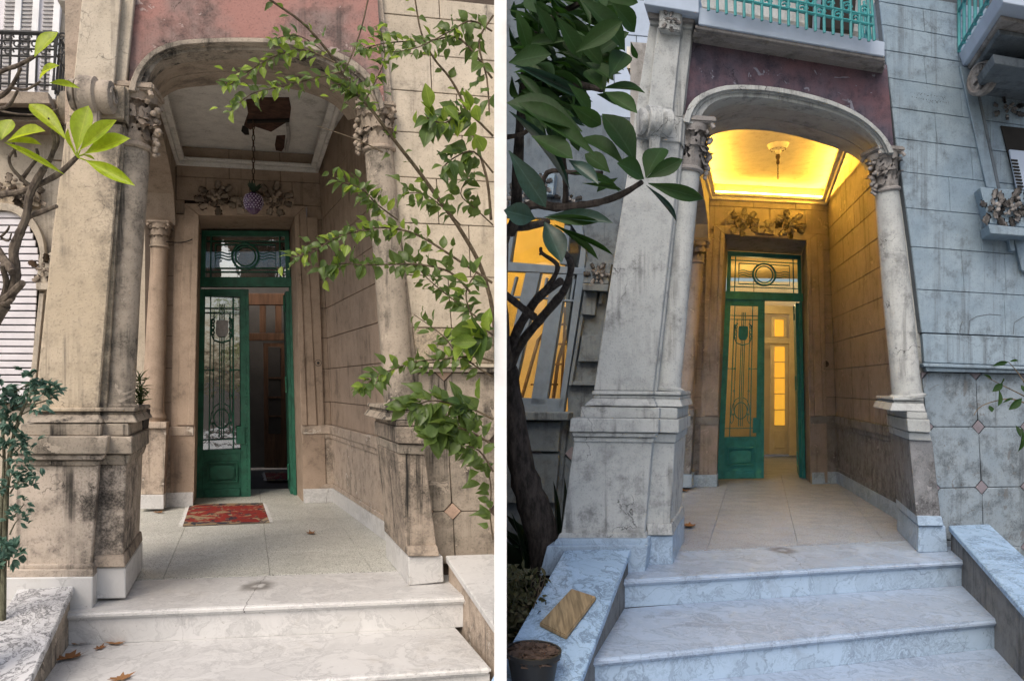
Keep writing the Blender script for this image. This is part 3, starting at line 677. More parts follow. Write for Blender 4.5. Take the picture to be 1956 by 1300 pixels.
def steps(S, name, label):
    fr, s = S['fr'], S['s']; V = fr.V; root = empty(name, fr.g(*S['nose'][0], 0) - Vector((0, 0, .8)), label, 'steps')
    z = 0.0
    for i, (p, q) in enumerate(S['noses']):
        a, b = fr.g(*p, z), fr.g(*q, z); e = (b - a).normalized(); a -= e * S['ext'][0]; b += e * (S['ext'][1] if i == 0 or s == 'r' else -.01)
        nx = (fr.g(*S['noses'][i + 1][0], z - .2) if i + 1 < len(S['noses']) else None)
        back = V * (.75 if i == 0 else .9)
        m_ = S['m_tread']
        solid('tread', [a, b, b + back, a + back], Vector((0, 0, -.045)), m_, root, .016, 3)
        r0 = V * .035
        solid('riser', [a + r0 - Vector((0, 0, .048)), b + r0 - Vector((0, 0, .048)), b + r0 - Vector((0, 0, .2)), a + r0 - Vector((0, 0, .2))], V * .06, S['m_riser'], root, .002)
        z -= .2
    return root

def wing(S, name, label, bi, bo, z, fx, lab_mat, body_mat, ext=1.6, clip=None, outer=None):
    """sloping flank wall of the steps: bi, bo inner and outer back corners (px) at height z, fx a px on the inner top edge further down"""
    fr = S['fr']; V = fr.V; Bi = fr.g(*bi, z); Bo = fr.g(*bo, z); vx = V.x / V.y
    k = (fx[0] - CX) / F; Y = (Bi.x - vx * Bi.y) / (k - vx); zf = H - (fx[1] - CY) / F * Y; sl = (z - zf) / (Bi.y - Y)
    Yf = Bi.y - ext; D = Vector((-vx * ext, -ext, -sl * ext))
    zdn = Vector((0, 0, -.045)); g = -.82
    root = empty(name, Vector((Bi.x, Bi.y, g)), label, 'flank wall')
    outl = lambda a, b: [a, b, b + D, a + D]
    if outer is not None:                                  # outer edge splays: meet the given pixel on the coping plane
        nr = (Bo - Bi).cross(D).normalized(); ray = Vector(((outer[0] - CX) / F, 1, -(outer[1] - CY) / F)); o_ = Vector((0, 0, H))
        E_ = o_ + ray * ((Bi - o_).dot(nr) / ray.dot(nr)) - Bo; E_ = E_ * (ext / -E_.y); outl = lambda a, b: [a, b, b + E_, a + D]
    if clip is not None:                                   # the flank is cut where it meets the added divider
        t = (clip - Bi.x) / D.x; outl = lambda a, b: [a, b, Vector((clip, b.y - .02, b.z - .02 * sl)), a + D * ((clip - a.x) / D.x)]
    solid('coping_slab', outl(Bi, Bo), zdn, lab_mat, root, .006)
    inx = (Bo - Bi).normalized() * .02
    a, b = Bi + zdn + inx, Bo + zdn - inx
    f = outl(a, b); hexa('body', f, [Vector((p.x, p.y, g)) for p in f], body_mat, root, .004)
    return root
# ------------------------------------------------------------------ LEFT: the weathered portico
FL = Frame(-0.61, 4.895, 0.2, 470)
L = dict(fr=FL, s='l', d_back=3.77, d_door=4.42, d_arch=.75, z_ceil=3.97, d_hall=7.6,
    m_pier='plaster_l', m_col='plaster_l_grimy', m_col_r='plaster_l_grimy', m_ped='ped_l', tilt=.075, glass='door_glass', m_ped_r='ped_l_black', m_arch='plaster_l_grimy', m_soffit='carve_l', m_dcap='dado_l', m_archi='porch_l', m_cornice='ceiling_l',
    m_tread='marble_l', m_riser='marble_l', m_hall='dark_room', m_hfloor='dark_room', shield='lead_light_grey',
    shaft=[(127, 232), (233, 237), (216, 440), (188, 780), (66, 780), (73, 708), (102, 430)],
    fillet=[(233, 237), (240, 238), (223, 440), (203, 780), (188, 780), (216, 440)],
    ped=((25, 888), (188, 888), (0, 1080), (174, 1080)), ped_in=((190, 886), (241, 886), (176, 1063), (234, 1062)), ped_r=((759, 866), (812, 868), (776, 1044), (834, 1044)),
    main_tiers=[('base_ring', (61, 778), (193, 778), (60, 786), (193, 786), -.05, -.05, 'plaster_l'), ('base_ring', (63, 787), (190, 787), (62, 791), (190, 791), -.03, -.03, 'plaster_l_grimy'),
        ('cavetto', (62, 791), (189, 791), (50, 807), (196, 807), -.03, -.10, 'plaster_l_grimy'), ('plinth', (40, 809), (194, 809), (36, 832), (192, 832), -.09, -.09, 'plaster_l_grimy'),
        ('pedestal_cap', (30, 833), (206, 833), (24, 867), (203, 867), -.15, -.15, 'plaster_l_grimy'), ('cap_moulding', (27, 868), (200, 868), (22, 878), (195, 878), -.12, -.12, 'ped_l'), ('cap_moulding', (26, 879), (190, 879), (24, 889), (189, 889), -.09, -.09, 'plaster_l_grimy'),
        ('base_moulding', (-2, 1077), (176, 1077), (-6, 1086), (178, 1086), -.09, -.09, 'ped_l'), ('base_moulding', (-6, 1087), (178, 1087), (-9, 1103), (178, 1103), -.12, -.12, 'ped_l'), ('marble_base', (-10, 1103), (178, 1101), (-20, 1167), (176, 1166), -.13, -.13, 'marble_l')],
    inner_tiers=[('base_ring', (193, 778), (258, 778), (193, 786), (258, 786), .0, .0, 'plaster_l_grimy'), ('base_ring', (190, 787), (256, 787), (190, 791), (256, 791), .02, .02, 'plaster_l_grimy'), ('cavetto', (190, 791), (255, 791), (196, 807), (262, 807), .02, -.02, 'plaster_l_grimy'),
        ('plinth', (194, 809), (245, 809), (192, 832), (246, 832), -.02, -.02, 'plaster_l_grimy'), ('pedestal_cap', (205, 833), (252, 834), (203, 866), (252, 867), -.06, -.06, 'plaster_l_grimy'), ('cap_moulding', (200, 868), (249, 868), (190, 887), (243, 887), -.02, .0, 'plaster_l_grimy'),
        ('base_moulding', (178, 1060), (237, 1060), (179, 1083), (239, 1083), -.01, -.03, 'ped_l_black'), ('marble_base', (180, 1084), (240, 1083), (180, 1143), (240, 1142), 0, 0, 'marble_l')],
    right_tiers=[('base_ring', (738, 774), (800, 774), (736, 782), (802, 782), .04, .04, 'plaster_l_grimy'), ('base_ring', (740, 783), (798, 783), (740, 788), (799, 788), .06, .06, 'plaster_l_grimy'), ('cavetto', (738, 788), (800, 788), (730, 802), (806, 802), .05, .0, 'plaster_l_grimy'),
        ('plinth', (757, 803), (810, 803), (757, 814), (811, 814), 0, 0, 'ped_l_black'), ('pedestal_cap', (757, 815), (813, 816), (758, 846), (815, 848), -.05, -.05, 'ped_l_black'), ('cap_moulding', (759, 848), (813, 850), (760, 866), (812, 868), -.02, 0, 'plaster_l_grimy'),
        ('base_moulding', (777, 1042), (836, 1042), (779, 1062), (840, 1062), -.01, -.03, 'ped_l_black'), ('marble_base', (780, 1063), (846, 1061), (781, 1118), (848, 1111), 0, 0, 'marble_l')],
    col_l=((227, 779, 27), (253, 288, 31)), col_l_top=170, col_r=((766, 775, 28), (724, 292, 27)), col_r_top=205,
    col_b=((292, 792, 20), (305, 474, 15)), col_b_top=424,
    rear_ped=[('plinth', [(268, 806), (318, 806), (318, 818), (266, 818)], 'dado_l', -.32), ('pedestal', [(266, 818), (318, 818), (313, 944), (270, 944)], 'dado_l', -.28), ('marble_base', [(268, 945), (313, 945), (313, 972), (268, 972)], 'marble_l', -.31)],
    arch_o=[(245, 172), (252, 146), (264, 124), (280, 105), (300, 91), (338, 78), (400, 73), (480, 72), (560, 77), (620, 90), (668, 110), (705, 140), (724, 168), (735, 205)],
    arch_i=[(278, 176), (282, 152), (292, 132), (306, 116), (338, 104), (390, 97), (480, 95), (550, 100), (605, 113), (650, 135), (685, 165), (705, 195), (712, 214)],
    arch_b=[(299, 207), (310, 190), (325, 178), (345, 170), (372, 166), (440, 161), (500, 162), (560, 171), (600, 182), (632, 197), (652, 213), (665, 230)],
    panel_top=[(256, -14), (720, -14)],
    corner_bot=(640, 958), corner_top=(608, 310), wall_mid=(717, 1014), wall_ext=1.75, m_back='plaster_l_grimy', backing=[(714, 205), (745, 205), (806, 790), (756, 790)], back_left=337,
    z_base=.16, z_spring=3.08, z_rise=.55, head_top=388,
    strip_r=((585, 393), (606, 812)), strip_l=((352, 388), (338, 812)), open_d=((371, 812), (576, 812)), open_b=((370, 960), (581, 959)),
    arch_tr_r=((585, 393), (606, 812), (563, 413), (576, 812)), arch_tr_l=((352, 388), (338, 812), (380, 411), (371, 812)),
    inner_open=((385, 440), (552, 441), (566, 947), (376, 951)),
    leaf=((383, 552), (475, 552), (479, 948), (376, 951)), v_panel=.79, asp=.30, transom=((385, 440), (552, 441), (555, 541), (383, 541)), tasp=1.62,
    frame_r=[(552, 541), (557, 541), (567, 946), (561, 946)], frame_l=[(381, 541), (384, 541), (377, 951), (373, 951)], open_leaf=[(545, 556), (553, 556), (563, 943), (555, 943)],
    hall=((350, 430), (600, 430), (620, 930), (340, 930)),
    noses=[((143, 1170), (877, 1140)), ((0, 1337), (943, 1273)), ((300, 1480), (900, 1400)), ((300, 1720), (900, 1600))], nose=((143, 1170),), ext=(0.25, 0.25))
L['noses'][2:] = []
ch = [535, 589, 645.6, 704, 767, 811]
L['joint_z'] = [FL.p(612, y, 3.77).z for y in (365, 420, 478)] + [FL.p(630, y, 3.77).z for y in ch]
L['above_z'] = [FL.p(600, y, 3.77).z for y in (350,)]

house_l = empty('portico_house', FL.g(470, 1100, 0) - Vector((0, 0, .8)), 'beige weathered house with stained portico, pink panel and dark porch', 'house')
infoL = portico(L, house_l); door(FL, L, house_l)

# upper pilaster, block and scroll above the left pier
up = FL.prism('upper_pilaster', [(158, -14), (232, -14), (218, 160), (140, 160)], -.01, .7, 'plaster_l_pale', house_l)
FL.prism('pilaster_strip', [(232, -14), (258, -14), (240, 164), (219, 161)], .04, .7, 'plaster_l_pale', up)
blk = FL.prism('scroll_block', [(136, 160), (239, 164), (236, 226), (131, 222)], -.04, .7, 'plaster_l', house_l)
FL.prism('scroll_block_edge', [(239, 164), (247, 168), (245, 240), (236, 226)], .0, .7, 'plaster_l', blk)
def scroll(fr, house, c, rpx, wpx, d, mat, tail):
    P0 = fr.p(*c, d); k = P0.y / F; r = rpx * k; w = wpx * k; U = fr.U
    o = lathe('scroll', P0 - U * w / 2, U, [(r * .72, 0), (r * .8, .004), (r * .8, w * .14), (r * .66, w * .16), (r * .66, w * .20), (r, w * .22), (r * 1.02, w * .40), (r * .97, w * .48), (r, w * .60), (r * .92, w * .62), (r * .78, w * .66), (r * .86, w * .74), (r * .84, w * .97), (r * .70, w)], mat, house, 28)
    for i in range(2):
        pts = [P0 + U * (w / 2 + .004) + (fr.N * math.cos(t) + Vector((0, 0, 1)) * math.sin(t)) * r * (.62 - .075 * t) for t in [j * .45 for j in range(16)]]
    tube('spiral', pts, r * .07, mat, o, 5)
    q = [fr.p(x, y, d - .03) for x, y in tail]
    solid('scroll_tail', q, fr.V * .12, mat, o, .012, 2)
    return o
scroll(FL, house_l, (177, 184), 36, 74, -.10, 'plaster_l_grimy', [(158, 196), (190, 196), (188, 262), (170, 262)])

# wall to the right of the portico: courses, string course, diamond-jointed dado
dW = .16
ys = [-14, 25, 98, 170, 250, 337, 425, 525, 625]; xs = [722, 727, 733, 739, 746, 753, 762, 776, 789]
ln = []
for x, y in zip(xs, ys):
    a = FL.p(x, y, dW); ln.append((a, FL.xz(951, a.z, dW)))
blocks(house_l, ln, [(.5,), (.72,), (.4,), (.62,), (.66,), (.4,), (.7,), (.45,)], FL.N, 'plaster_l_pale', 'joint_l', gap=.006, wall='front_wall')
def wband(fr, house, x0, x1, y0, y1, d0, d1, mat, nm, xr=951):
    a, b = fr.p(x0, y0, d0), fr.p(x1, y1, d0)
    return solid(nm, [a, fr.xz(xr, a.z, d0), fr.xz(xr, b.z, d0), b], fr.V * (d1 - d0), mat, house, .005)
wband(FL, house_l, 789, 797, 626, 693, dW - .02, .6, 'plaster_l', 'string_course')
wband(FL, house_l, 796, 798, 694, 701, dW - .06, .6, 'plaster_l_pale', 'string_moulding'); wband(FL, house_l, 797, 799, 702, 710, dW - .04, .6, 'plaster_l_grimy', 'string_moulding')
def dado_wall(fr, house, rows, xr, cut, mat, jm, dm, d):
    """dado of large slabs whose corners are cut for small diamond insets"""
    n = fr.N; V = fr.V
    top, bot = rows[0], rows[-1]
    a, b = fr.p(*top[0], d + .02), fr.p(*bot[0], d + .02); c, e = fr.p(*top[1], d + .02), fr.p(*bot[1], d + .02)
    w = solid('dado_wall', [a, c, e, b], V * .4, jm, house, 0)
    pt = lambda r, u: (r[0][0] + (r[1][0] - r[0][0]) * u, r[0][1] + (r[1][1] - r[0][1]) * u)
    us = [0] + cut + [1]
    for r0, r1 in zip(rows, rows[1:]):
        for u0, u1 in zip(us, us[1:]):
            q = [fr.p(*pt(r0, u0), d), fr.p(*pt(r0, u1), d), fr.p(*pt(r1, u1), d), fr.p(*pt(r1, u0), d)]
            ex = (q[1] - q[0]).normalized(); ez = (q[3] - q[0]).normalized(); g, k = .003, min(.062, (q[1] - q[0]).length * .3)
            poly = [q[0] + ex * k + ez * g, q[1] - ex * k + ez * g, q[1] - ex * g + ez * k, q[2] - ex * g - ez * k, q[2] - ex * k - ez * g, q[3] + ex * k - ez * g, q[3] + ex * g - ez * k, q[0] + ex * g + ez * k]
            solid('stone_slab', poly, V * .024, mat, w, .004)
    for i, r in enumerate(rows[:-1]):
        for u in us[:-1]:
            c0 = fr.p(*pt(r, u), d - .002); U, Z = fr.U, Vector((0, 0, 1)); k = .057
            top_ = Vector((0, 0, 0)) if i == 0 else Z * k
            poly = [c0 + U * (0 if u == 0 else -k), c0 - Z * k, c0 + U * k] + ([] if i == 0 else [c0 + Z * k])
            solid('diamond_inset', poly, V * .022, dm, w, .003)
FL.prism('corner_strip', [(714, -16), (730, -16), (752, 215), (730, 212)], .13, .5, 'plaster_l_grimy', house_l)
dado_wall(FL, house_l, [((785, 711), (951, 711.5)), ((798, 840), (951, 841)), ((812, 977), (951, 975)), ((822, 1075), (951, 1080))], 951, [.38], 'plaster_l_grimy', 'joint_l', 'diamond_l', dW + .02)
solid('wall_core', [FL.p(732, -20, dW + .08), FL.p(951, -20, dW + .08), FL.p(951, 1230, dW + .08), FL.p(862, 1230, dW + .08)], FL.V * .25, 'joint_l', house_l, 0)

# recessed house wall behind the portico with arched roller-shutter window and iron balcony
db = L['d_back']
def zt_(y, x=60): return FL.p(x, y, db).z
rec = FL.prism('recess_wall', [(-60, -20), (420, -20), (352, 380), (338, 400), (325, 1010), (-90, 1010)], db + .09, db + .3, 'plaster_l_pale', house_l, 0)
ln = [(FL.xz(60, zt_(y), db + .06), FL.xz(340 - (0 if y < 400 else 12), zt_(y), db + .06)) for y in (-14, 60, 100, 150, 215, 300)]
blocks(house_l, ln, [(.3, .55, .8), (.4, .7), (.2, .5), (.35, .6), (.5,)], FL.N, 'plaster_l_pale', 'joint_l', wall='recess_courses', gap=.008)
win = FL.prism('window', [(-60, 440), (-30, 412), (0, 401), (30, 405), (55, 425), (70, 450), (76, 480), (74, 500), (60, 770), (-60, 770)], db + .02, db + .085, 'near_black', house_l, 0)
win['label'] = 'arched window closed by white roller shutter slats'
for i in range(27):
    y0 = 404 + i * 13.6; 
    xr = 30 + 44 * math.sqrt(max(0.0, min(1, (y0 - 398) / 82))) if y0 < 480 else 74 - (y0 - 480) * .052
    FL.prism('shutter_slat', [(-60, y0), (xr, y0 + .6), (xr - .4, y0 + 11.6), (-60, y0 + 11)], db - .01, db + .015, 'shutter_white', win, .004)
ao = curve2([(-20, 388), (5, 387), (35, 394), (62, 417), (80, 450), (85, 480), (84, 492)], 16); ai = curve2([(-20, 401), (2, 401), (28, 407), (53, 428), (69, 455), (76, 482), (75, 494)], 16)
FL.strip('window_arch', ao, ai, db - .06, db + .1, 'plaster_l_pale', house_l)
FL.prism('window_jamb', [(75, 560), (84, 560), (64, 770), (52, 770)], db - .05, db + .08, 'plaster_l_pale', house_l)
FL.prism('window_jamb', [(84, 552), (92, 552), (76, 770), (66, 770)], db + .0, db + .09, 'plaster_l', house_l)
imp = FL.prism('impost_block', [(74, 494), (100, 480), (95, 540), (70, 540)], db - .06, db + .1, 'plaster_l_pale', house_l)
FL.prism('impost_cap', [(68, 540), (95, 540), (91, 553), (69, 553)], db - .10, db + .1, 'plaster_l_pale', imp)
relief(imp, FL.p(84, 515, db - .08), FL.U, FL.N, .22, .26, 5, 'l', 8)
orn = FL.prism('ornament_plaque', [(-20, 350), (75, 350), (75, 395), (-20, 385)], db + .02, db + .09, 'plaster_l', house_l)
relief(orn, FL.p(10, 365, db), FL.U, FL.N, .75, .3, 6, 'l', 14); relief(orn, FL.p(62, 378, db), FL.U, FL.N, .25, .25, 7, 'l', 7)
# balcony: slab, consoles, iron rail, shuttered doors behind
db0 = db - .62
sl = FL.prism('balcony', [(-60, 172), (92, 176), (96, 198), (-60, 197)], db0, db + .1, 'carve_l', house_l)
FL.prism('balcony_moulding', [(-60, 198), (94, 199), (98, 216), (-60, 214)], db0 + .12, db + .1, 'near_black', sl)
FL.prism('balcony_moulding', [(-60, 216), (94, 217), (98, 232), (-60, 232)], db0 + .25, db + .1, 'carve_l', sl)
for x in (20, 118):
    b = FL.p(x, 205, db0 + .35); lathe('console', b, FL.U, [(.14, 0), (.16, .02), (.16, .1), (.12, .13)], 'plaster_l', sl, 18)
def rail_bar(fr, pts, d, r, mat, par, nm='rail_bar'): return tube(nm, [fr.p(x, y, dd) for (x, y), dd in zip(pts, d)], r, mat, par, 6)
rl = [(-60, 60), (110, 65)]
rail_bar(FL, rl, (db0, db0), .022, 'iron_dark', sl); 
for y0, y1 in ((76, 80), (91, 95), (105, 109), (158, 163)): rail_bar(FL, [(-60, y0), (106, y1)], (db0, db0), .010, 'iron_dark', sl)
for i in range(9):
    x = -30 + i * 17.0; rail_bar(FL, [(x, 62), (x - 4, 172)], (db0, db0), .010, 'iron_dark', sl, 'baluster')
for j, y in enumerate((71, 85, 99)):
    for i in range(5):
        c = FL.p(-18 + i * 34 + (j % 2) * 17, y, db0); tube('rosette', [c + FL.U * .05 * (1 - t * .12) * math.cos(t) + Vector((0, 0, .05 * (1 - t * .12) * math.sin(t))) for t in [k * .6 for k in range(12)]], .009, 'iron_dark', sl, 5)
e0, e1 = FL.p(110, 65, db0), FL.p(100, 172, db0)
for t0 in (0, .35, .92): tube('rail_bar', [e0.lerp(e1, t0), e0.lerp(e1, t0) + FL.V * .6], .016 if t0 == 0 else .010, 'iron_dark', sl, 6)
for k in range(6): tube('baluster', [e0 + FL.V * (k * .115), e1 + FL.V * (k * .115)], .010, 'iron_dark', sl, 6)
sh = FL.prism('balcony_shutters', [(-60, -20), (120, -20), (100, 190), (-60, 190)], db - .0, db + .05, 'shutter_white', house_l)
for i, x in enumerate((-42, 10, 44, 84)):
    FL.prism('shutter_stile', [(x + 20, -20), (x + 33, -20), (x + 22, 190), (x + 8, 190)], db - .035, db - .002, 'white_paint', sh)
    for k in range(26):
        y = -14 + k * 7.6; xx = x - (y / 190.) * 10
        FL.prism('louvre', [(xx - 1, y), (xx + 20, y), (xx + 20, y + 3.2), (xx - 1, y + 3.2)], db - .02, db - .002, 'lead_light_grey', sh, 0)

# relief over the door, plaque, bell, cable, ceiling damage
rel = FL.prism('door_crest', [(452, 376), (488, 376), (488, 408), (452, 408)], db - .10, db + .02, 'carve_l', house_l)
relief(rel, FL.p(470, 392, db - .11), FL.U, FL.N, .15, .13, 30, 'l', 6)
relief(rel, FL.p(415, 378, db - .05), FL.U, FL.N, .42, .30, 31, 'l', 16); relief(rel, FL.p(522, 380, db - .05), FL.U, FL.N, .42, .30, 32, 'l', 16)
bell = lathe('doorbell', FL.p(608, 693, db + .0), FL.N, [(.045, 0), (.045, .02), (.036, .032), (.030, .026), (.016, .028), (.012, .036), (.004, .038)], 'iron_dark', house_l, 18)
tube('cable', smoothpts([FL.p(318, 462, db - .3), FL.p(345, 463, db - .06), FL.p(365, 458, db - .07), FL.p(383, 446, db + .3)], 5), .006, 'black_plastic', house_l, 5)
zc = infoL['zt']
def ceilpt(x, y, dz=0.0):
    Y = (zc - dz - H) * F / (CY - y); return Vector(((x - CX) / F * Y, Y, zc - dz))
for poly, m_, th in (([(470, 190), (500, 186), (552, 186), (556, 205), (553, 228), (540, 236), (518, 250), (500, 244), (488, 240), (478, 246), (466, 238), (474, 215)], 'brick_dark', .012),
                    ([(528, 259), (545, 258), (543, 280), (538, 288), (527, 286), (525, 276)], 'brick_dark', .010), ([(463, 240), (474, 241), (476, 256), (468, 256), (461, 249)], 'near_black', .011), ([(546, 233), (552, 232), (555, 256), (550, 283), (544, 284), (549, 258)], 'lead_light_grey', .05)):
    o = solid('ceiling_patch', [ceilpt(x, y, .001 if th < .04 else .002) for x, y in poly], Vector((0, 0, -th)), m_, infoL['ceil'], 0)
o = solid('exposed_lath', [ceilpt(472, 228, .014), ceilpt(553, 226, .014), ceilpt(553, 230, .014), ceilpt(472, 232, .014)], Vector((0, 0, -.02)), 'near_black', infoL['ceil'], 0)
# inner hall door
dh = L['d_hall']
idr = FL.prism('inner_door', [(503, 655), (546, 655), (548, 893), (505, 893)], dh - .12, dh - .06, 'brown_wood', house_l)
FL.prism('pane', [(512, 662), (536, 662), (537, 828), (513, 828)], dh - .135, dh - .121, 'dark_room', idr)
for y in (720, 757, 793): FL.prism('muntin', [(512, y), (537, y), (537, y + 3), (512, y + 3)], dh - .15, dh - .136, 'brown_wood', idr, 0)
FL.prism('panel', [(514, 840), (537, 840), (537, 877), (514, 877)], dh - .135, dh - .121, 'brown_wood', idr)
cas = FL.prism('door_casing', [(470, 560), (556, 560), (552, 582), (470, 582)], dh - .16, dh - .05, 'brown_wood', house_l)
FL.prism('casing_side', [(547, 582), (557, 582), (560, 896), (549, 896)], dh - .16, dh - .05, 'brown_wood', cas)
FL.prism('casing_rail', [(470, 636), (546, 636), (546, 650), (470, 650)], dh - .15, dh - .06, 'brown_wood', cas)
for x0 in (478, 508): FL.prism('casing_mullion', [(x0 + 18, 583), (x0 + 30, 583), (x0 + 30, 635), (x0 + 18, 635)], dh - .15, dh - .06, 'brown_wood', cas)
FL.prism('curtain', [(412, 690), (430, 690), (441, 640), (424, 860), (408, 860), (404, 640)], 4.62, 4.66, 'curtain_white', house_l, 0)

# steps and flanks
stL = steps(L, 'entrance_steps', 'white cracked marble entrance steps below the beige weathered portico')
wing(L, 'flank_wall', 'flank wall with dark-veined marble coping beside the beige pedestal and dry leaves', (146, 1107), (42, 1110), .157, (57, 1300), 'marble_l_veined', 'plaster_l_grimy')
wing(L, 'flank_wall', 'flank wall with plain white marble coping below the climbing shrub', (851, 1060), (941, 1057), .178, (944, 1195), 'marble_l', 'dado_l', clip=-.034)
# landing floor tiles
def landing(S, name, back_px, cols, rows):
    fr = S['fr']; V = fr.V; a, b = fr.g(*S['noses'][0][0], 0), fr.g(*S['noses'][0][1], 0); e = (b - a).normalized()
    a = a - e * .3 + V * .755; b = b + e * .3 + V * .755; dep = V * (S['d_door'] + .4 - (.755 - .5)); z = Vector((0, 0, 1))
    base = solid(name, [a - z * .012, b - z * .012, b + dep - z * .012, a + dep - z * .012], -z * .12, 'joint_' + S['s'], None, 0)
    base['kind'] = 'structure'
    for i in range(cols):
        for j in range(rows):
            g = .0015
            q = [a.lerp(b, i / cols) + dep * (j / rows), a.lerp(b, (i + 1) / cols) + dep * (j / rows), a.lerp(b, (i + 1) / cols) + dep * ((j + 1) / rows), a.lerp(b, i / cols) + dep * ((j + 1) / rows)]
            c = (q[0] + q[2]) / 2; q = [p + (c - p) * .004 for p in q]
            solid('floor_tile', q, -z * .0115, 'terrazzo_' + S['s'], base, .0008)
    return base
landing(L, 'landing_floor', None, 4, 6)
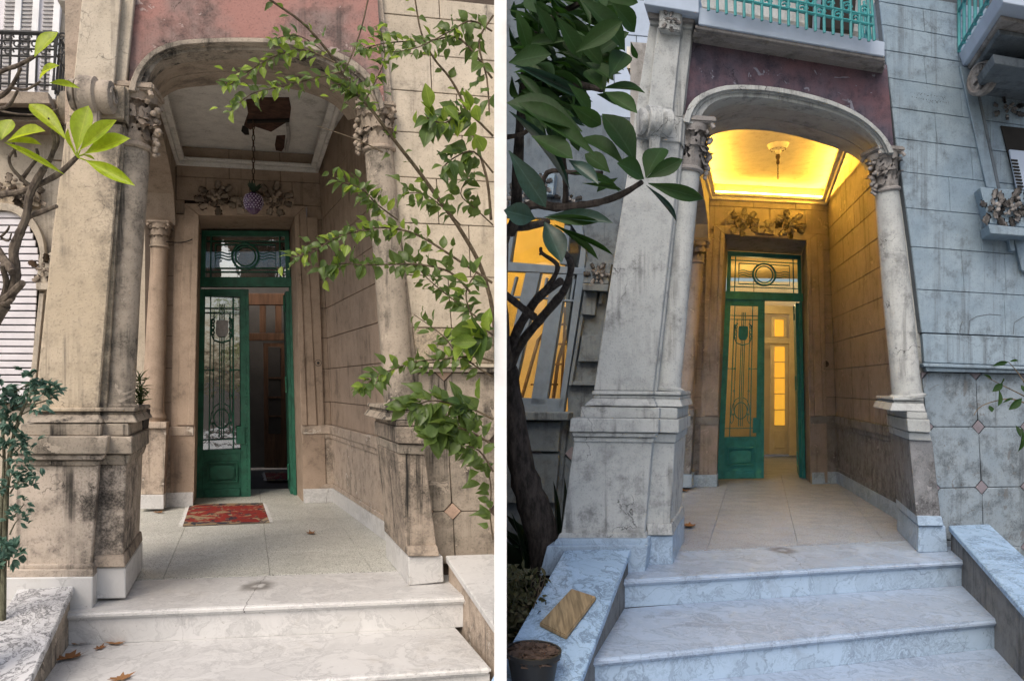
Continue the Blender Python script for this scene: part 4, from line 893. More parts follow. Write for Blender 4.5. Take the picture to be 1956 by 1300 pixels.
# ------------------------------------------------------------------ RIGHT: the cleaned portico with the lit porch
FR = Frame(3.352, 5.858, 0.176, 1450)
R = dict(fr=FR, s='r', d_back=3.92, d_door=4.44, d_arch=.85, z_ceil=4.0, d_hall=7.9,
    m_pier='plaster_r', m_col='plaster_r', m_col_r='plaster_r', m_ped='plaster_r', m_ped_r='dado_r', m_arch='plaster_r', m_soffit='soffit_r', tilt=-.05, glass='door_glass_r', m_dcap='dado_r', m_archi='porch_r', m_cornice='ceiling_r',
    m_tread='marble_r_cool', m_riser='marble_r', m_hall='cream_wall', m_hfloor='terrazzo_r', shield='green_r',
    shaft=[(1210, 258), (1299, 270), (1287, 406), (1248, 747), (1134, 746), (1155, 606), (1177, 464)],
    fillet=[(1299, 270), (1306, 272), (1292, 406), (1255, 747), (1248, 747), (1287, 406)],
    ped=((1096, 842), (1246, 844), (1072, 1019), (1231, 1019)), ped_in=((1247, 844), (1289, 845), (1233, 1001), (1280, 1001)), ped_r=((1737, 839), (1781, 841), (1751, 986), (1797, 986)),
    main_tiers=[('base_ring', (1131, 746), (1249, 747), (1130, 753), (1249, 754), -.05, -.05, 'plaster_r'), ('base_ring', (1134, 754), (1248, 755), (1133, 760), (1248, 761), -.03, -.03, 'plaster_r'),
        ('cavetto', (1131, 760), (1248, 761), (1114, 774), (1254, 776), -.03, -.10, 'plaster_r'), ('plinth', (1109, 776), (1260, 778), (1108, 798), (1259, 799), -.09, -.09, 'plaster_r'),
        ('pedestal_cap', (1090, 798), (1258, 800), (1087, 824), (1258, 826), -.15, -.15, 'plaster_r'), ('cap_moulding', (1092, 825), (1255, 827), (1094, 833), (1250, 835), -.12, -.12, 'plaster_r'), ('cap_moulding', (1095, 834), (1250, 836), (1096, 843), (1247, 845), -.09, -.09, 'plaster_r'),
        ('base_moulding', (1069, 1018), (1233, 1018), (1064, 1028), (1235, 1028), -.1, -.1, 'plaster_r'), ('base_moulding', (1062, 1029), (1237, 1029), (1056, 1041), (1238, 1041), -.14, -.14, 'marble_r'), ('marble_base', (1045, 1042), (1238, 1041), (1030, 1099), (1231, 1099), -.17, -.17, 'marble_r')],
    inner_tiers=[('base_ring', (1249, 747), (1300, 748), (1249, 754), (1300, 755), 0, 0, 'plaster_r'), ('base_ring', (1248, 755), (1299, 756), (1248, 761), (1299, 762), .02, .02, 'plaster_r'), ('cavetto', (1248, 761), (1299, 762), (1254, 776), (1304, 777), .02, -.02, 'plaster_r'),
        ('plinth', (1260, 778), (1294, 779), (1259, 799), (1294, 800), -.02, -.02, 'plaster_r'), ('pedestal_cap', (1258, 800), (1297, 801), (1258, 826), (1297, 827), -.06, -.06, 'plaster_r'), ('cap_moulding', (1250, 828), (1293, 828), (1247, 844), (1290, 845), -.02, 0, 'plaster_r'),
        ('base_moulding', (1235, 1000), (1283, 1000), (1238, 1022), (1285, 1022), -.01, -.03, 'plaster_r'), ('marble_base', (1238, 1023), (1285, 1023), (1236, 1079), (1285, 1078), 0, 0, 'marble_r')],
    right_tiers=[('base_ring', (1706, 758), (1764, 759), (1705, 764), (1765, 765), .04, .04, 'plaster_r'), ('base_ring', (1707, 765), (1763, 766), (1707, 769), (1764, 770), .06, .06, 'plaster_r'), ('cavetto', (1705, 769), (1765, 770), (1700, 784), (1769, 786), .05, 0, 'plaster_r'),
        ('plinth', (1732, 786), (1771, 787), (1733, 799), (1772, 800), 0, 0, 'plaster_r'), ('pedestal_cap', (1733, 800), (1776, 801), (1735, 824), (1778, 826), -.05, -.05, 'plaster_r'), ('cap_moulding', (1736, 825), (1776, 827), (1737, 840), (1780, 842), -.02, 0, 'plaster_r'),
        ('base_moulding', (1752, 985), (1799, 986), (1754, 1004), (1803, 1004), -.01, -.03, 'marble_r'), ('marble_base', (1755, 1005), (1806, 1004), (1754, 1055), (1811, 1053), 0, 0, 'marble_r')],
    col_l=((1272, 747, 27), (1309, 333, 27)), col_l_top=232, col_r=((1733, 759, 25), (1693, 368, 20.5)), col_r_top=286,
    col_b=((1308, 770, 15), (1330, 504, 13)), col_b_top=458,
    rear_ped=[('plinth', [(1290, 782), (1325, 782), (1326, 795), (1290, 795)], 'dado_r', -.32), ('pedestal', [(1290, 795), (1325, 795), (1319, 905), (1290, 905)], 'dado_r', -.28), ('marble_base', [(1290, 906), (1322, 906), (1321, 931), (1290, 931)], 'marble_r', -.31)],
    arch_o=[(1305, 232), (1314, 204), (1332, 183), (1366, 168), (1400, 162), (1460, 164), (1524, 174), (1591, 193), (1642, 217), (1676, 244), (1696, 267), (1708, 292)],
    arch_i=[(1336, 240), (1340, 221), (1353, 203), (1373, 191), (1400, 185), (1460, 187), (1520, 197), (1580, 212), (1625, 230), (1655, 250), (1673, 270), (1683, 292)],
    arch_b=[(1347, 275), (1352, 265), (1366, 256), (1400, 249), (1440, 248), (1480, 252), (1524, 261), (1574, 276), (1608, 288), (1635, 302), (1647, 314), (1653, 328)],
    panel_top=[(1322, 60), (1694, 124)],
    corner_bot=(1602, 922), corner_top=(1580, 379), wall_mid=(1690, 975), wall_ext=1.62, m_back='plaster_r', backing=[(1688, 290), (1712, 290), (1776, 780), (1724, 780)], back_left=1356,
    z_base=.16, z_spring=3.12, z_rise=.5, head_top=430,
    strip_r=((1561, 447), (1573, 794)), strip_l=((1363, 430), (1346, 794)), open_d=((1371, 794), (1546, 794)), open_b=((1368, 926), (1549, 923)),
    arch_tr_r=((1561, 447), (1573, 794), (1541, 459), (1546, 794)), arch_tr_l=((1363, 430), (1346, 794), (1384, 447), (1371, 794)),
    inner_open=((1390, 478), (1530, 487), (1538, 913), (1370, 915)),
    leaf=((1389, 571), (1461, 573), (1459, 913), (1371, 915)), v_panel=.785, asp=.30, transom=((1390, 479), (1530, 487), (1532, 570), (1387, 566)), tasp=1.62,
    frame_r=[(1527, 570), (1532, 570), (1539, 913), (1533, 913)], frame_l=[(1385, 566), (1390, 566), (1372, 915), (1368, 915)], open_leaf=[(1519, 578), (1527, 578), (1535, 911), (1527, 911)],
    hall=((1365, 460), (1560, 465), (1575, 905), (1345, 905)),
    noses=[((1200, 1107), (1838, 1070)), ((1147, 1258), (1930, 1180)), ((1080, 1460), (2000, 1330))], nose=((1200, 1107),), ext=(.28, .22))
ch = [520, 563, 608, 654, 705, 758, 794]
R['joint_z'] = [FR.p(1583, y, 3.92).z for y in (437, 477)] + [FR.p(1590, y, 3.92).z for y in ch]
R['above_z'] = [FR.p(1579, 403, 3.92).z]
house_r = empty('portico_house', FR.g(1500, 1060, 0) - Vector((0, 0, .8)), 'grey cleaned house with yellow-lit porch and teal iron balcony', 'house')
infoR = portico(R, house_r); door(FR, R, house_r)

# upper pilaster, scroll, balcony over the portico
up = FR.prism('upper_pilaster', [(1241, 45), (1322, 55), (1304, 224), (1214, 214)], .0, .7, 'plaster_r', house_r)
FR.prism('pilaster_strip', [(1256, 50), (1301, 56), (1284, 220), (1237, 212)], -.05, .02, 'plaster_r', up)
pb = FR.prism('pilaster_bracket', [(1259, 15), (1303, 20), (1300, 60), (1258, 55)], -.12, .1, 'plaster_r', up, .01, 2)
relief(pb, FR.p(1280, 38, -.13), FR.U, FR.N, .12, .17, 41, 'r', 7)
FR.prism('pilaster_cap', [(1236, 18), (1328, 28), (1326, 42), (1238, 33)], -.07, .7, 'carve_r', up); FR.prism('pilaster_cap', [(1240, 34), (1325, 43), (1323, 54), (1241, 45)], -.03, .7, 'plaster_r', up)
blk = FR.prism('scroll_block', [(1213, 214), (1304, 224), (1300, 272), (1208, 262)], -.04, .7, 'plaster_r', house_r)
FR.prism('scroll_block_edge', [(1304, 224), (1309, 228), (1306, 282), (1300, 272)], 0, .7, 'plaster_r', blk)
scroll(FR, house_r, (1250, 234), 30, 62, -.10, 'plaster_r', [(1238, 240), (1262, 242), (1258, 290), (1240, 288)])
bal = FR.prism('balcony', [(1335, 14), (1690, 80), (1690, 108), (1334, 46)], -.13, .6, 'white_paint_r', house_r)
FR.prism('balcony_pier', [(1228, -20), (1336, -20), (1335, 25), (1230, 8)], -.17, .6, 'white_paint_r', bal)
for q, d in (([(1328, 47), (1690, 109), (1690, 116), (1328, 54)], -.11), ([(1326, 55), (1690, 116), (1690, 122), (1325, 61)], -.07), ([(1324, 61), (1690, 122), (1690, 130), (1322, 69)], -.01)):
    FR.prism('cornice', q, d, .5, 'carve_r', bal)
def bl(t, y0, y1): return (1337 + (1672 - 1337) * t, y0 + (y1 - y0) * t)
for off in (-44, -27): tube('rail_bar', [FR.p(1345, 14 + off, -.24), FR.p(1668, 76 + off, -.24)], .012, 'iron_teal', bal, 6)
for i in range(19):
    t = (i + .5) / 19; x = 1345 + 323 * t; y = 16 + 62 * t
    tube('baluster', [FR.p(x, y + 3, -.24), FR.p(x - 2, y - 110, -.24)], .011, 'iron_teal', bal, 6)
for i in range(18):
    for j in range(2):
        if (i + j) % 2: continue
        t = (i + 1) / 19; c = FR.p(1345 + 323 * t, 16 + 62 * t - (35 if j == 0 else 54), -.24)
        tube('rosette', [c + FR.U * .045 * (1 - k * .06) * math.cos(k * .7) + Vector((0, 0, .045 * (1 - k * .06) * math.sin(k * .7))) for k in range(14)], .009, 'iron_teal', bal, 5)
e0, e1 = FR.p(1670, 78, -.24), FR.p(1662, -40, -.24)
for k in range(4): tube('baluster', [e0 + FR.V * (k * .15), e1 + FR.V * (k * .15)], .011, 'iron_teal', bal, 6)
tube('rail_bar', [e0.lerp(e1, .45), e0.lerp(e1, .45) + FR.V * .5], .012, 'iron_teal', bal, 6)
bw = FR.prism('balcony_recess', [(1325, -60), (1700, -60), (1696, 70), (1325, 10)], 1.3, 1.5, 'plaster_r', house_r, 0)
FR.prism('balcony_door', [(1540, -60), (1640, -60), (1630, 60), (1545, 50)], 1.22, 1.29, 'near_black', bw); FR.prism('balcony_door_frame', [(1556, -60), (1572, -60), (1566, 55), (1552, 55)], 1.15, 1.21, 'frame_grey', bw)

# front wall to the right
dW = .12
jl = [((1677, -20), (1880, 15)), ((1681, 3), (1818 + 62, 37)), ((1686, 47), (1890, 83)), ((1691, 96), (1893, 127)), ((1698, 149), (1902, 180)), ((1705, 205), (1905, 233)), ((1711.6, 264), (1912, 289)), ((1722, 328), (1918, 350)), ((1732, 397), (1960, 418)), ((1742, 471), (1962, 487.5)), ((1752, 552.5), (1964, 564.5)), ((1762, 635), (1966, 643.5))]
jl = [(a, b if b[0] > 1950 else (1968, a[1] + (b[1] - a[1]) * (1968 - a[0]) / (b[0] - a[0]))) for a, b in jl]
blocks(house_r, [(FR.p(*a, dW), FR.p(*b, dW)) for a, b in jl], [(), (.28,), (.5,), (.26, .62), (.5,), (.3, .7), (.55,), (.36,), (.6,), (.42, .8), (.78,)], FR.N, 'wall_r', 'joint_r', gap=.0045, wall='front_wall')
solid('wall_core', [FR.p(1692, -30, dW + .05), FR.p(1970, -30, dW + .05), FR.p(1970, 1130, dW + .05), FR.p(1830, 1130, dW + .05), FR.p(1776, 600, dW + .05), FR.p(1735, 330, dW + .05)], FR.V * .3, 'joint_r', house_r, 0)
for i, (a, b) in enumerate(zip(jl, jl[1:])):                     # returns of the stones towards the column
    p, q = FR.p(*a[0], dW + .004), FR.p(*b[0], dW + .004); e = (q - p).normalized() * .003
    hexa('stone_return', [p + e, q - e, q - e + FR.V * .3, p + e + FR.V * .3], [x + FR.U * .04 for x in (p + e, q - e, q - e + FR.V * .3, p + e + FR.V * .3)], 'wall_r', house_r, .002)
FR.prism('string_course', [(1762, 637), (1966, 645), (1967, 699), (1766, 692)], dW - .03, .5, 'wall_r', house_r)
FR.prism('string_moulding', [(1764, 693), (1967, 700), (1967, 706), (1765, 700)], dW - .08, .5, 'wall_r', house_r); FR.prism('string_moulding', [(1768, 700.5), (1967, 706.5), (1967, 713), (1770, 709)], dW - .05, .5, 'wall_r', house_r)
dado_wall(FR, house_r, [((1760, 710), (1967, 714)), ((1771, 815), (1967, 815)), ((1784, 932), (1967, 929)), ((1792, 1030), (1967, 1045)), ((1796, 1100), (1967, 1150))], 1967, [.50, .97], 'wall_r_peeling', 'joint_r', 'diamond', dW + .03)
for pts in ([(1832, 655), (1834, 628), (1838, 618)], [(1850, 642), (1852, 616), (1866, 608), (1890, 604), (1912, 606)], [(1935, 642), (1937, 620), (1956, 608)]):
    tube('old_arch_scar', [FR.p(x, y - 4, dW + .002) for x, y in pts], .004, 'joint_r', house_r, 5)
# worn engraved builder's inscription
bm = bmesh.new()
marks = [(355, 300, 8, 34), (425, 292, 10, 6), (488, 325, 9, 26), (560, 308, 8, 8), (575, 385, 16, 16), (630, 322, 20, 18), (725, 335, 18, 22), (680, 378, 24, 10), (828, 352, 20, 18), (930, 400, 52, 14), (1040, 390, 22, 20), (1165, 405, 20, 18), (1243, 425, 18, 22), (1318, 420, 8, 10), (1378, 440, 16, 16), (1440, 462, 16, 20), (1502, 466, 16, 22), (1495, 410, 12, 10), (1460, 525, 22, 18), (1335, 530, 14, 10),
         (400, 452, 20, 18), (480, 455, 6, 14), (548, 470, 26, 14), (630, 490, 20, 12), (702, 498, 14, 18), (772, 525, 18, 28), (492, 560, 16, 12), (882, 540, 14, 34), (905, 600, 9, 36), (972, 635, 16, 14), (960, 530, 10, 12), (1012, 570, 14, 34), (1050, 600, 7, 44), (1098, 580, 14, 30), (1098, 640, 7, 40), (1190, 575, 26, 10), (1240, 625, 34, 26), (1270, 665, 9, 30), (1305, 580, 8, 14), (1352, 605, 14, 26), (1410, 598, 8, 10), (1448, 622, 9, 32), (1512, 640, 9, 44), (1562, 638, 9, 30), (1625, 640, 8, 44), (1645, 694, 20, 8)]
for cx, cy, w, h in marks:
    x, y = 1720 + cx / 17.78, 160 + cy / 17.78; w /= 26; h /= 28
    q = [(x - w, y - h), (x + w, y - h + .1), (x + w, y + h), (x - w, y + h)]
    f = [FR.p(a, b, dW - .003) for a, b in q]; add_solid(bm, f, [p + FR.V * .006 for p in f])
finish('inscription', bm, 'joint_r', house_r)['kind'] = 'stuff'
# window at the right edge with its surround, relief panel, balcony and console
FR.prism('pilaster_strip', [(1833, 125), (1856, 130), (1905, 360), (1885, 358)], dW - .03, .4, 'wall_r', house_r)
FR.prism('pilaster_strip', [(1856, 130), (1864, 140), (1912, 361), (1905, 360)], dW - .015, .4, 'recess_r', house_r)
sw = FR.prism('window', [(1912, 240), (1975, 247), (1975, 365), (1943, 362)], dW - .02, dW + .12, 'near_black', house_r, 0); sw['label'] = 'dark window with white louvred shutter'
FR.prism('shutter', [(1928, 285), (1975, 290), (1975, 365), (1943, 361)], dW - .06, dW - .03, 'white_paint_r', sw)
for k in range(9): FR.prism('louvre', [(1932 + k * 1.4, 304 + k * 6.2), (1944 + k * 1.4, 305 + k * 6.2), (1944.5 + k * 1.4, 308 + k * 6.2), (1932.5 + k * 1.4, 307 + k * 6.2)], dW - .07, dW - .055, 'near_black', sw, 0)
pn = FR.prism('relief_panel', [(1872, 357), (1975, 366), (1975, 436), (1890, 427)], dW - .16, dW + .1, 'wall_r', house_r)
FR.prism('panel_sill', [(1888, 428), (1975, 437), (1975, 452), (1892, 446)], dW - .22, dW + .1, 'wall_r', pn)
FR.prism('panel_foot', [(1926, 451), (1936, 452), (1940, 479), (1931, 478)], dW - .07, dW + .1, 'wall_r', pn); FR.prism('panel_foot', [(1937, 452), (1975, 455), (1975, 525), (1952, 516)], dW - .05, dW + .1, 'wall_r', pn)
for cx_, sd_ in ((1900, 51), (1930, 52), (1960, 53)): relief(pn, FR.p(cx_, 397, dW - .17), FR.U, FR.N, .24, .24, sd_, 'r', 10)
sl = FR.prism('balcony', [(1832, 104), (1990, 130), (1990, 152), (1839, 127)], dW - .002, dW - .95, 'white_paint_r', house_r)
FR.prism('balcony_moulding', [(1846, 128), (1990, 152), (1990, 160), (1848, 135)], dW - .003, dW - .80, 'carve_r', sl); FR.prism('balcony_moulding', [(1852, 136), (1990, 160), (1990, 168), (1855, 144)], dW - .003, dW - .68, 'recess_r', sl)
cs = FR.prism('console', [(1864, 144), (1990, 165), (1990, 200), (1873, 181)], dW - .004, dW - .25, 'recess_r', sl); FR.prism('console_arm', [(1866, 146), (1990, 166), (1990, 182), (1870, 163)], dW - .25, dW - .62, 'recess_r', sl)
mc = FR.p(1880, 150, dW - .22) - FR.U * .01
md = lathe('medallion', mc, -FR.U, [(.135, -.02), (.135, .03), (.11, .045), (.10, .03), (.02, .035)], 'carve_r', sl, 24)
relief(md, mc - FR.U * .03, FR.V.normalized(), -FR.U, .16, .18, 61, 'r', 6)
relief(sl, FR.p(1925, 208, dW - .03), FR.U, FR.N, .34, .16, 62, 'r', 12)
e0 = FR.p(1832, 100, dW - .02)
for k in range(7):
    p = e0 - FR.V * (k * .14); tube('baluster', [p, p + Vector((0, 0, .9))], .012, 'iron_teal', sl, 6)
for h in (.03, .34, .52): tube('rail_bar', [e0 + Vector((0, 0, h)), e0 - FR.V * .9 + Vector((0, 0, h))], .014, 'iron_teal', sl, 6)
for k in range(6):
    c = e0 - FR.V * (k * .14 + .07) + Vector((0, 0, .43)); tube('rosette', [c + FR.V * .05 * (1 - j * .06) * math.cos(j * .7) + Vector((0, 0, .05 * (1 - j * .06) * math.sin(j * .7))) for j in range(13)], .009, 'iron_teal', sl, 5)

# recessed house wall with the lit window
db = R['d_back']
def rw(name, poly, d0, d1, mat, par=house_r, bev=.004): return FR.prism(name, poly, db + d0, db + d1, mat, par, bev)
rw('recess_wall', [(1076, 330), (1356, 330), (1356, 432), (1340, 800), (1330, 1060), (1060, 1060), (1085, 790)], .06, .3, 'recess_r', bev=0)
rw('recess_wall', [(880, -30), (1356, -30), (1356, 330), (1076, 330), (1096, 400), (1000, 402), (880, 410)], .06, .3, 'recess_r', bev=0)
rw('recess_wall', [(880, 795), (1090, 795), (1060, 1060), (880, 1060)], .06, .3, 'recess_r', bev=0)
zz = [FR.p(1160, y, db).z for y in (-10, 60, 110, 165, 220)]
blocks(house_r, [(FR.xz(1120, z, db + .05), FR.xz(1330, z, db + .05)) for z in zz], [(.3, .6), (.45,), (.25, .6), (.4,)], FR.N, 'white_paint_r', 'recess_r', wall='upper_courses', gap=.012)
win = rw('window', [(962, 499), (1118, 512), (1116, 524), (962, 517)], -.02, .10, 'frame_grey'); win['label'] = 'tall grey window lit yellow from inside'
for q in ([(1078, 430), (1090, 432), (1082, 505), (1068, 504)], [(974, 432), (984, 432), (974, 500), (962, 500)], [(1004, 520), (1032, 521), (976, 770), (948, 770)], [(1054, 523), (1083, 524), (1043, 772), (1013, 771)], [(1110, 470), (1119, 480), (1114, 540), (1077, 779), (1067, 779)], [(958, 759), (1079, 761), (1076, 792), (958, 791)], [(962, 400), (1090, 400), (1112, 432), (1120, 480), (1112, 478), (1100, 442), (1084, 418), (962, 414)]):
    rw('window_frame', q, -.015, .09, 'frame_grey', win)
for q in ([(962, 564), (1006, 566), (1005, 570), (962, 568)], [(1016, 566), (1060, 568), (1059, 572), (1015, 570)], [(1070, 571), (1108, 573), (1107, 577), (1069, 575)], [(984, 528), (988, 528), (978, 566), (974, 566)], [(1042, 530), (1046, 530), (1038, 568), (1034, 568)], [(1094, 533), (1099, 533), (1092, 573), (1088, 573)]):
    rw('muntin', q, .0, .06, 'frame_grey', win)
rw('pane', [(962, 402), (1085, 402), (1116, 470), (1110, 540), (1074, 775), (962, 775)], .045, .05, 'window_glass', win, 0)
rw('window_sill', [(940, 786), (1086, 787), (1085, 803), (940, 802)], -.16, .1, 'recess_r', win, .01)
rw('sill_panel', [(940, 805), (1070, 806), (1066, 862), (940, 860)], -.05, .1, 'recess_r', win); rw('sill_panel', [(940, 866), (1068, 866), (1060, 960), (940, 960)], -.02, .1, 'recess_r', win)
imp = rw('impost_block', [(1120, 500), (1168, 503), (1162, 542), (1113, 540)], -.10, .1, 'recess_r'); rw('impost_cap', [(1112, 541), (1163, 543), (1160, 556), (1113, 554)], -.16, .1, 'recess_r', imp)
relief(imp, FR.p(1141, 522, db - .12), FR.U, FR.N, .30, .24, 71, 'r', 12)
for q in ([(1116, 557), (1140, 558), (1136, 602), (1110, 600)], [(1146, 558), (1152, 558), (1149, 580), (1143, 580)], [(1108, 606), (1114, 606), (1092, 736), (1086, 736)], [(1112, 640), (1150, 640), (1146, 690), (1104, 690)], [(1094, 728), (1140, 729), (1139, 736), (1093, 735)]): rw('wall_panel', q, -.03, .1, 'recess_r')
orn = rw('ornament_plaque', [(1018, 330), (1060, 332), (1056, 372), (1006, 370)], -.05, .1, 'wall_r'); relief(orn, FR.p(1034, 352, db - .06), FR.U, FR.N, .22, .2, 72, 'r', 8)
relief(orn, FR.p(985, 378, db + .02), FR.U, FR.N, .4, .28, 73, 'r', 12); relief(orn, FR.p(1085, 382, db + .02), FR.U, FR.N, .34, .25, 74, 'r', 10)
for i, (x, y) in enumerate(((1022, 866), (1092, 866))):
    c = FR.p(x, y, db + .03); U, Z = FR.U, Vector((0, 0, 1)); solid('diamond_inset', [c + U * .09, c + Z * .09, c - U * .09, c - Z * .09], FR.V * .05, 'diamond', house_r, .003)
# room behind the window: yellow walls, lamp, step ladder
r0, r1 = db + .32, db + 2.6
rq = [(800, 320), (1190, 330), (1180, 830), (800, 830)]; f4 = [FR.p(*p, r0) for p in rq]; dep = FR.V * (r1 - r0)
for i, j, off in ((0, 1, Vector((0, 0, .1))), (1, 2, FR.U * .1), (2, 3, Vector((0, 0, -.1))), (3, 0, -FR.U * .1)):
    hexa('room_wall', [f4[i], f4[j], f4[j] + dep, f4[i] + dep], [p + off for p in (f4[i], f4[j], f4[j] + dep, f4[i] + dep)], 'yellow_wall', house_r, 0)
solid('room_wall', [p + dep * .98 for p in f4], FR.V * .1, 'yellow_wall', house_r, 0)
rm = sum(f4, Vector()) / 4 + dep * .35
def bulb(name, c, power, label, drop=.5, r=.06, colr=(1.0, .68, .20)):
    root = empty(name, c - Vector((0, 0, r)), label, 'lamp')
    lathe('bulb', c - Vector((0, 0, r)), (0, 0, 1), [(0, 0), (r * .7, r * .25), (r, r), (r * .7, r * 1.7), (r * .3, r * 2)], 'bulb_glow', root, 16)
    tube('cord', [c + Vector((0, 0, r)), c + Vector((0, 0, r + drop))], .006, 'black_plastic', root, 5)
    ld = bpy.data.lights.new(name + '_light', 'POINT'); ld.energy = power; ld.color = colr; ld.shadow_soft_size = r * 1.1
    lo = bpy.data.objects.new(name + '_light', ld); link(lo, root, c)
    return root
emit('bulb_glow', (1.0, .70, .25), 12.0)
top_z = f4[0].z
bulb('hanging_bulb', Vector((rm.x, rm.y, top_z - .32)), 200, 'bare bulb hanging in the yellow room behind the grey window', .30)
lad = empty('step_ladder', Vector((0, 0, 0)), 'wooden step ladder standing in the yellow room behind the window', 'ladder')
WL[lad.name] = Vector((0, 0, 0)); dl = db + .9
def lp(x, y, d=0): return FR.p(x, y, dl + d)
tube('rail', [lp(985, 800), lp(1028, 650), lp(1080, 588)], .028, 'ladder_wood', lad, 6); tube('rail', [lp(1052, 800), lp(1066, 690), lp(1098, 586)], .028, 'ladder_wood', lad, 6)
tube('prop', [lp(1098, 586, .02), lp(1102, 800, .5)], .02, 'ladder_wood', lad, 6); tube('prop', [lp(1080, 588, .02), lp(1070, 800, .5)], .02, 'ladder_wood', lad, 6)
for t in (.12, .30, .48, .66, .84):
    a = lp(985, 800).lerp(lp(1080, 588), t); b = lp(1052, 800).lerp(lp(1098, 586), t); solid('rung', [a + Vector((0, -.05, 0)), b + Vector((0, -.05, 0)), b + Vector((0, .05, 0)), a + Vector((0, .05, 0))], Vector((0, 0, .025)), 'ladder_wood', lad, .003)
solid('ladder_top', [lp(1074, 590, -.08), lp(1104, 588, -.08), lp(1104, 588, .1), lp(1074, 590, .1)], Vector((0, 0, .03)), 'ladder_wood', lad, .004)

# crest over the door, bell, ceiling rose with chain, hall door
rel = FR.prism('door_crest', [(1449, 422), (1481, 426), (1480, 448), (1448, 445)], db - .10, db + .02, 'carve_r', house_r)
relief(rel, FR.p(1465, 434, db - .11), FR.U, FR.N, .17, .14, 80, 'r', 6)
relief(rel, FR.p(1420, 424, db - .05), FR.U, FR.N, .40, .30, 81, 'r', 16); relief(rel, FR.p(1510, 430, db - .05), FR.U, FR.N, .40, .30, 82, 'r', 16)
lathe('doorbell', FR.p(1576, 695, db), FR.N, [(.045, 0), (.045, .02), (.036, .032), (.030, .026), (.016, .028), (.012, .036), (.004, .038)], 'black_plastic', house_r, 18)
Yc = (R['z_ceil'] - H) * F / (CY - 276); rc = Vector(((1486 - CX) / F * Yc, Yc, R['z_ceil']))
rose = lathe('ceiling_rose', rc - Vector((0, 0, .05)), (0, 0, 1), [(.02, -.06), (.035, -.04), (.03, -.02), (.085, 0), (.105, .025), (.115, .05)], 'ceiling_r', infoR['ceil'], 28)
for i in range(12):
    a = i * math.pi / 6; out = Vector((math.cos(a), math.sin(a), 0)); place('carved_leaf', ACA['r'], rc + out * .025 - Vector((0, 0, .045)), out.cross(Vector((0, 0, -1))), out, Vector((0, 0, -1)), (.045, .08, .04), rose)
def chain(name, p, n, link_r, label, cat='chain', mat='iron_dark', stub=False):
    root = empty(name, p - Vector((0, 0, n * link_r * 2.6)), label, cat)
    for i in range(n):
        c = p - Vector((0, 0, (i + .5) * link_r * 2.6)); ax = Vector((1, 0, 0)) if i % 2 else Vector((0, 1, 0))
        tube('chain_link', [c + ax * link_r * .7 * math.cos(t) + Vector((0, 0, link_r * 1.55 * math.sin(t))) for t in [k * math.pi / 4 for k in range(9)]], link_r * .28, mat, root, 5)
    return root
plain('rust_r', (0.05, 0.035, 0.025), .8, .4, 20)
lathe('rose_stem', rc - Vector((0, 0, .22)), (0, 0, 1), [(.012, 0), (.02, .015), (.015, .05), (.026, .08), (.02, .11), (.035, .13), (.025, .17)], 'rust_r', rose, 12)
chain('hanging_chain', rc - Vector((0, 0, .21)), 6, .011, 'short rusty chain hanging from the ceiling rose of the lit porch')
# hall: white inner door with self-glowing panes, casing, lamp
dh = R['d_hall']
idr = FR.prism('inner_door', [(1472, 655), (1506, 655), (1505, 867), (1470, 867)], dh - .10, dh - .05, 'cream_paint', house_r)
for i in range(5): FR.prism('pane', [(1480, 662 + i * 30.4), (1499, 662 + i * 30.4), (1499, 690 + i * 30.4), (1479.5, 690 + i * 30.4)], dh - .115, dh - .101, 'lit_pane', idr, 0)
FR.prism('panel', [(1479, 822), (1499, 822), (1499, 855), (1479, 855)], dh - .115, dh - .101, 'cream_paint', idr)
cas = FR.prism('door_casing', [(1455, 582), (1519, 585), (1512, 600), (1455, 598)], dh - .2, dh - .04, 'cream_paint', house_r)
FR.prism('casing_side', [(1508, 600), (1520, 586), (1524, 870), (1507, 870)], dh - .2, dh - .04, 'cream_paint', cas); FR.prism('casing_rail', [(1455, 644), (1508, 645), (1508, 656), (1455, 655)], dh - .15, dh - .05, 'cream_paint', cas)
FR.prism('transom_pane', [(1480, 610), (1497, 611), (1497, 642), (1480, 642)], dh - .14, dh - .12, 'lit_pane', cas); FR.prism('transom_frame', [(1474, 604), (1503, 605), (1503, 644), (1474, 644)], dh - .118, dh - .06, 'cream_paint', cas)
hc = FR.p(1440, 520, 6.6); bulb('hall_lamp', Vector((hc.x, hc.y, 2.75)), 95, 'bare bulb lighting the hall behind the teal door', .5, .05, (1.0, .72, .32))

stR = steps(R, 'entrance_steps', 'dusk-tinted marble entrance steps below the grey cleaned portico')
wing(R, 'flank_wall', 'flank wall with dusk-tinted marble coping carrying the wooden plank', (1205, 1047), (1078, 1050), .18, (1109, 1300), 'marble_r_veined', 'wing_r', 2.0, outer=(985, 1214))
wing(R, 'flank_wall', 'flank wall with smooth dusk-tinted marble coping below the diamond-inset wall', (1812, 1003), (1890, 1000), .20, (1956, 1166), 'marble_r_veined', 'wing_r', 2.4)
landing(R, 'landing_floor', None, 4, 6)
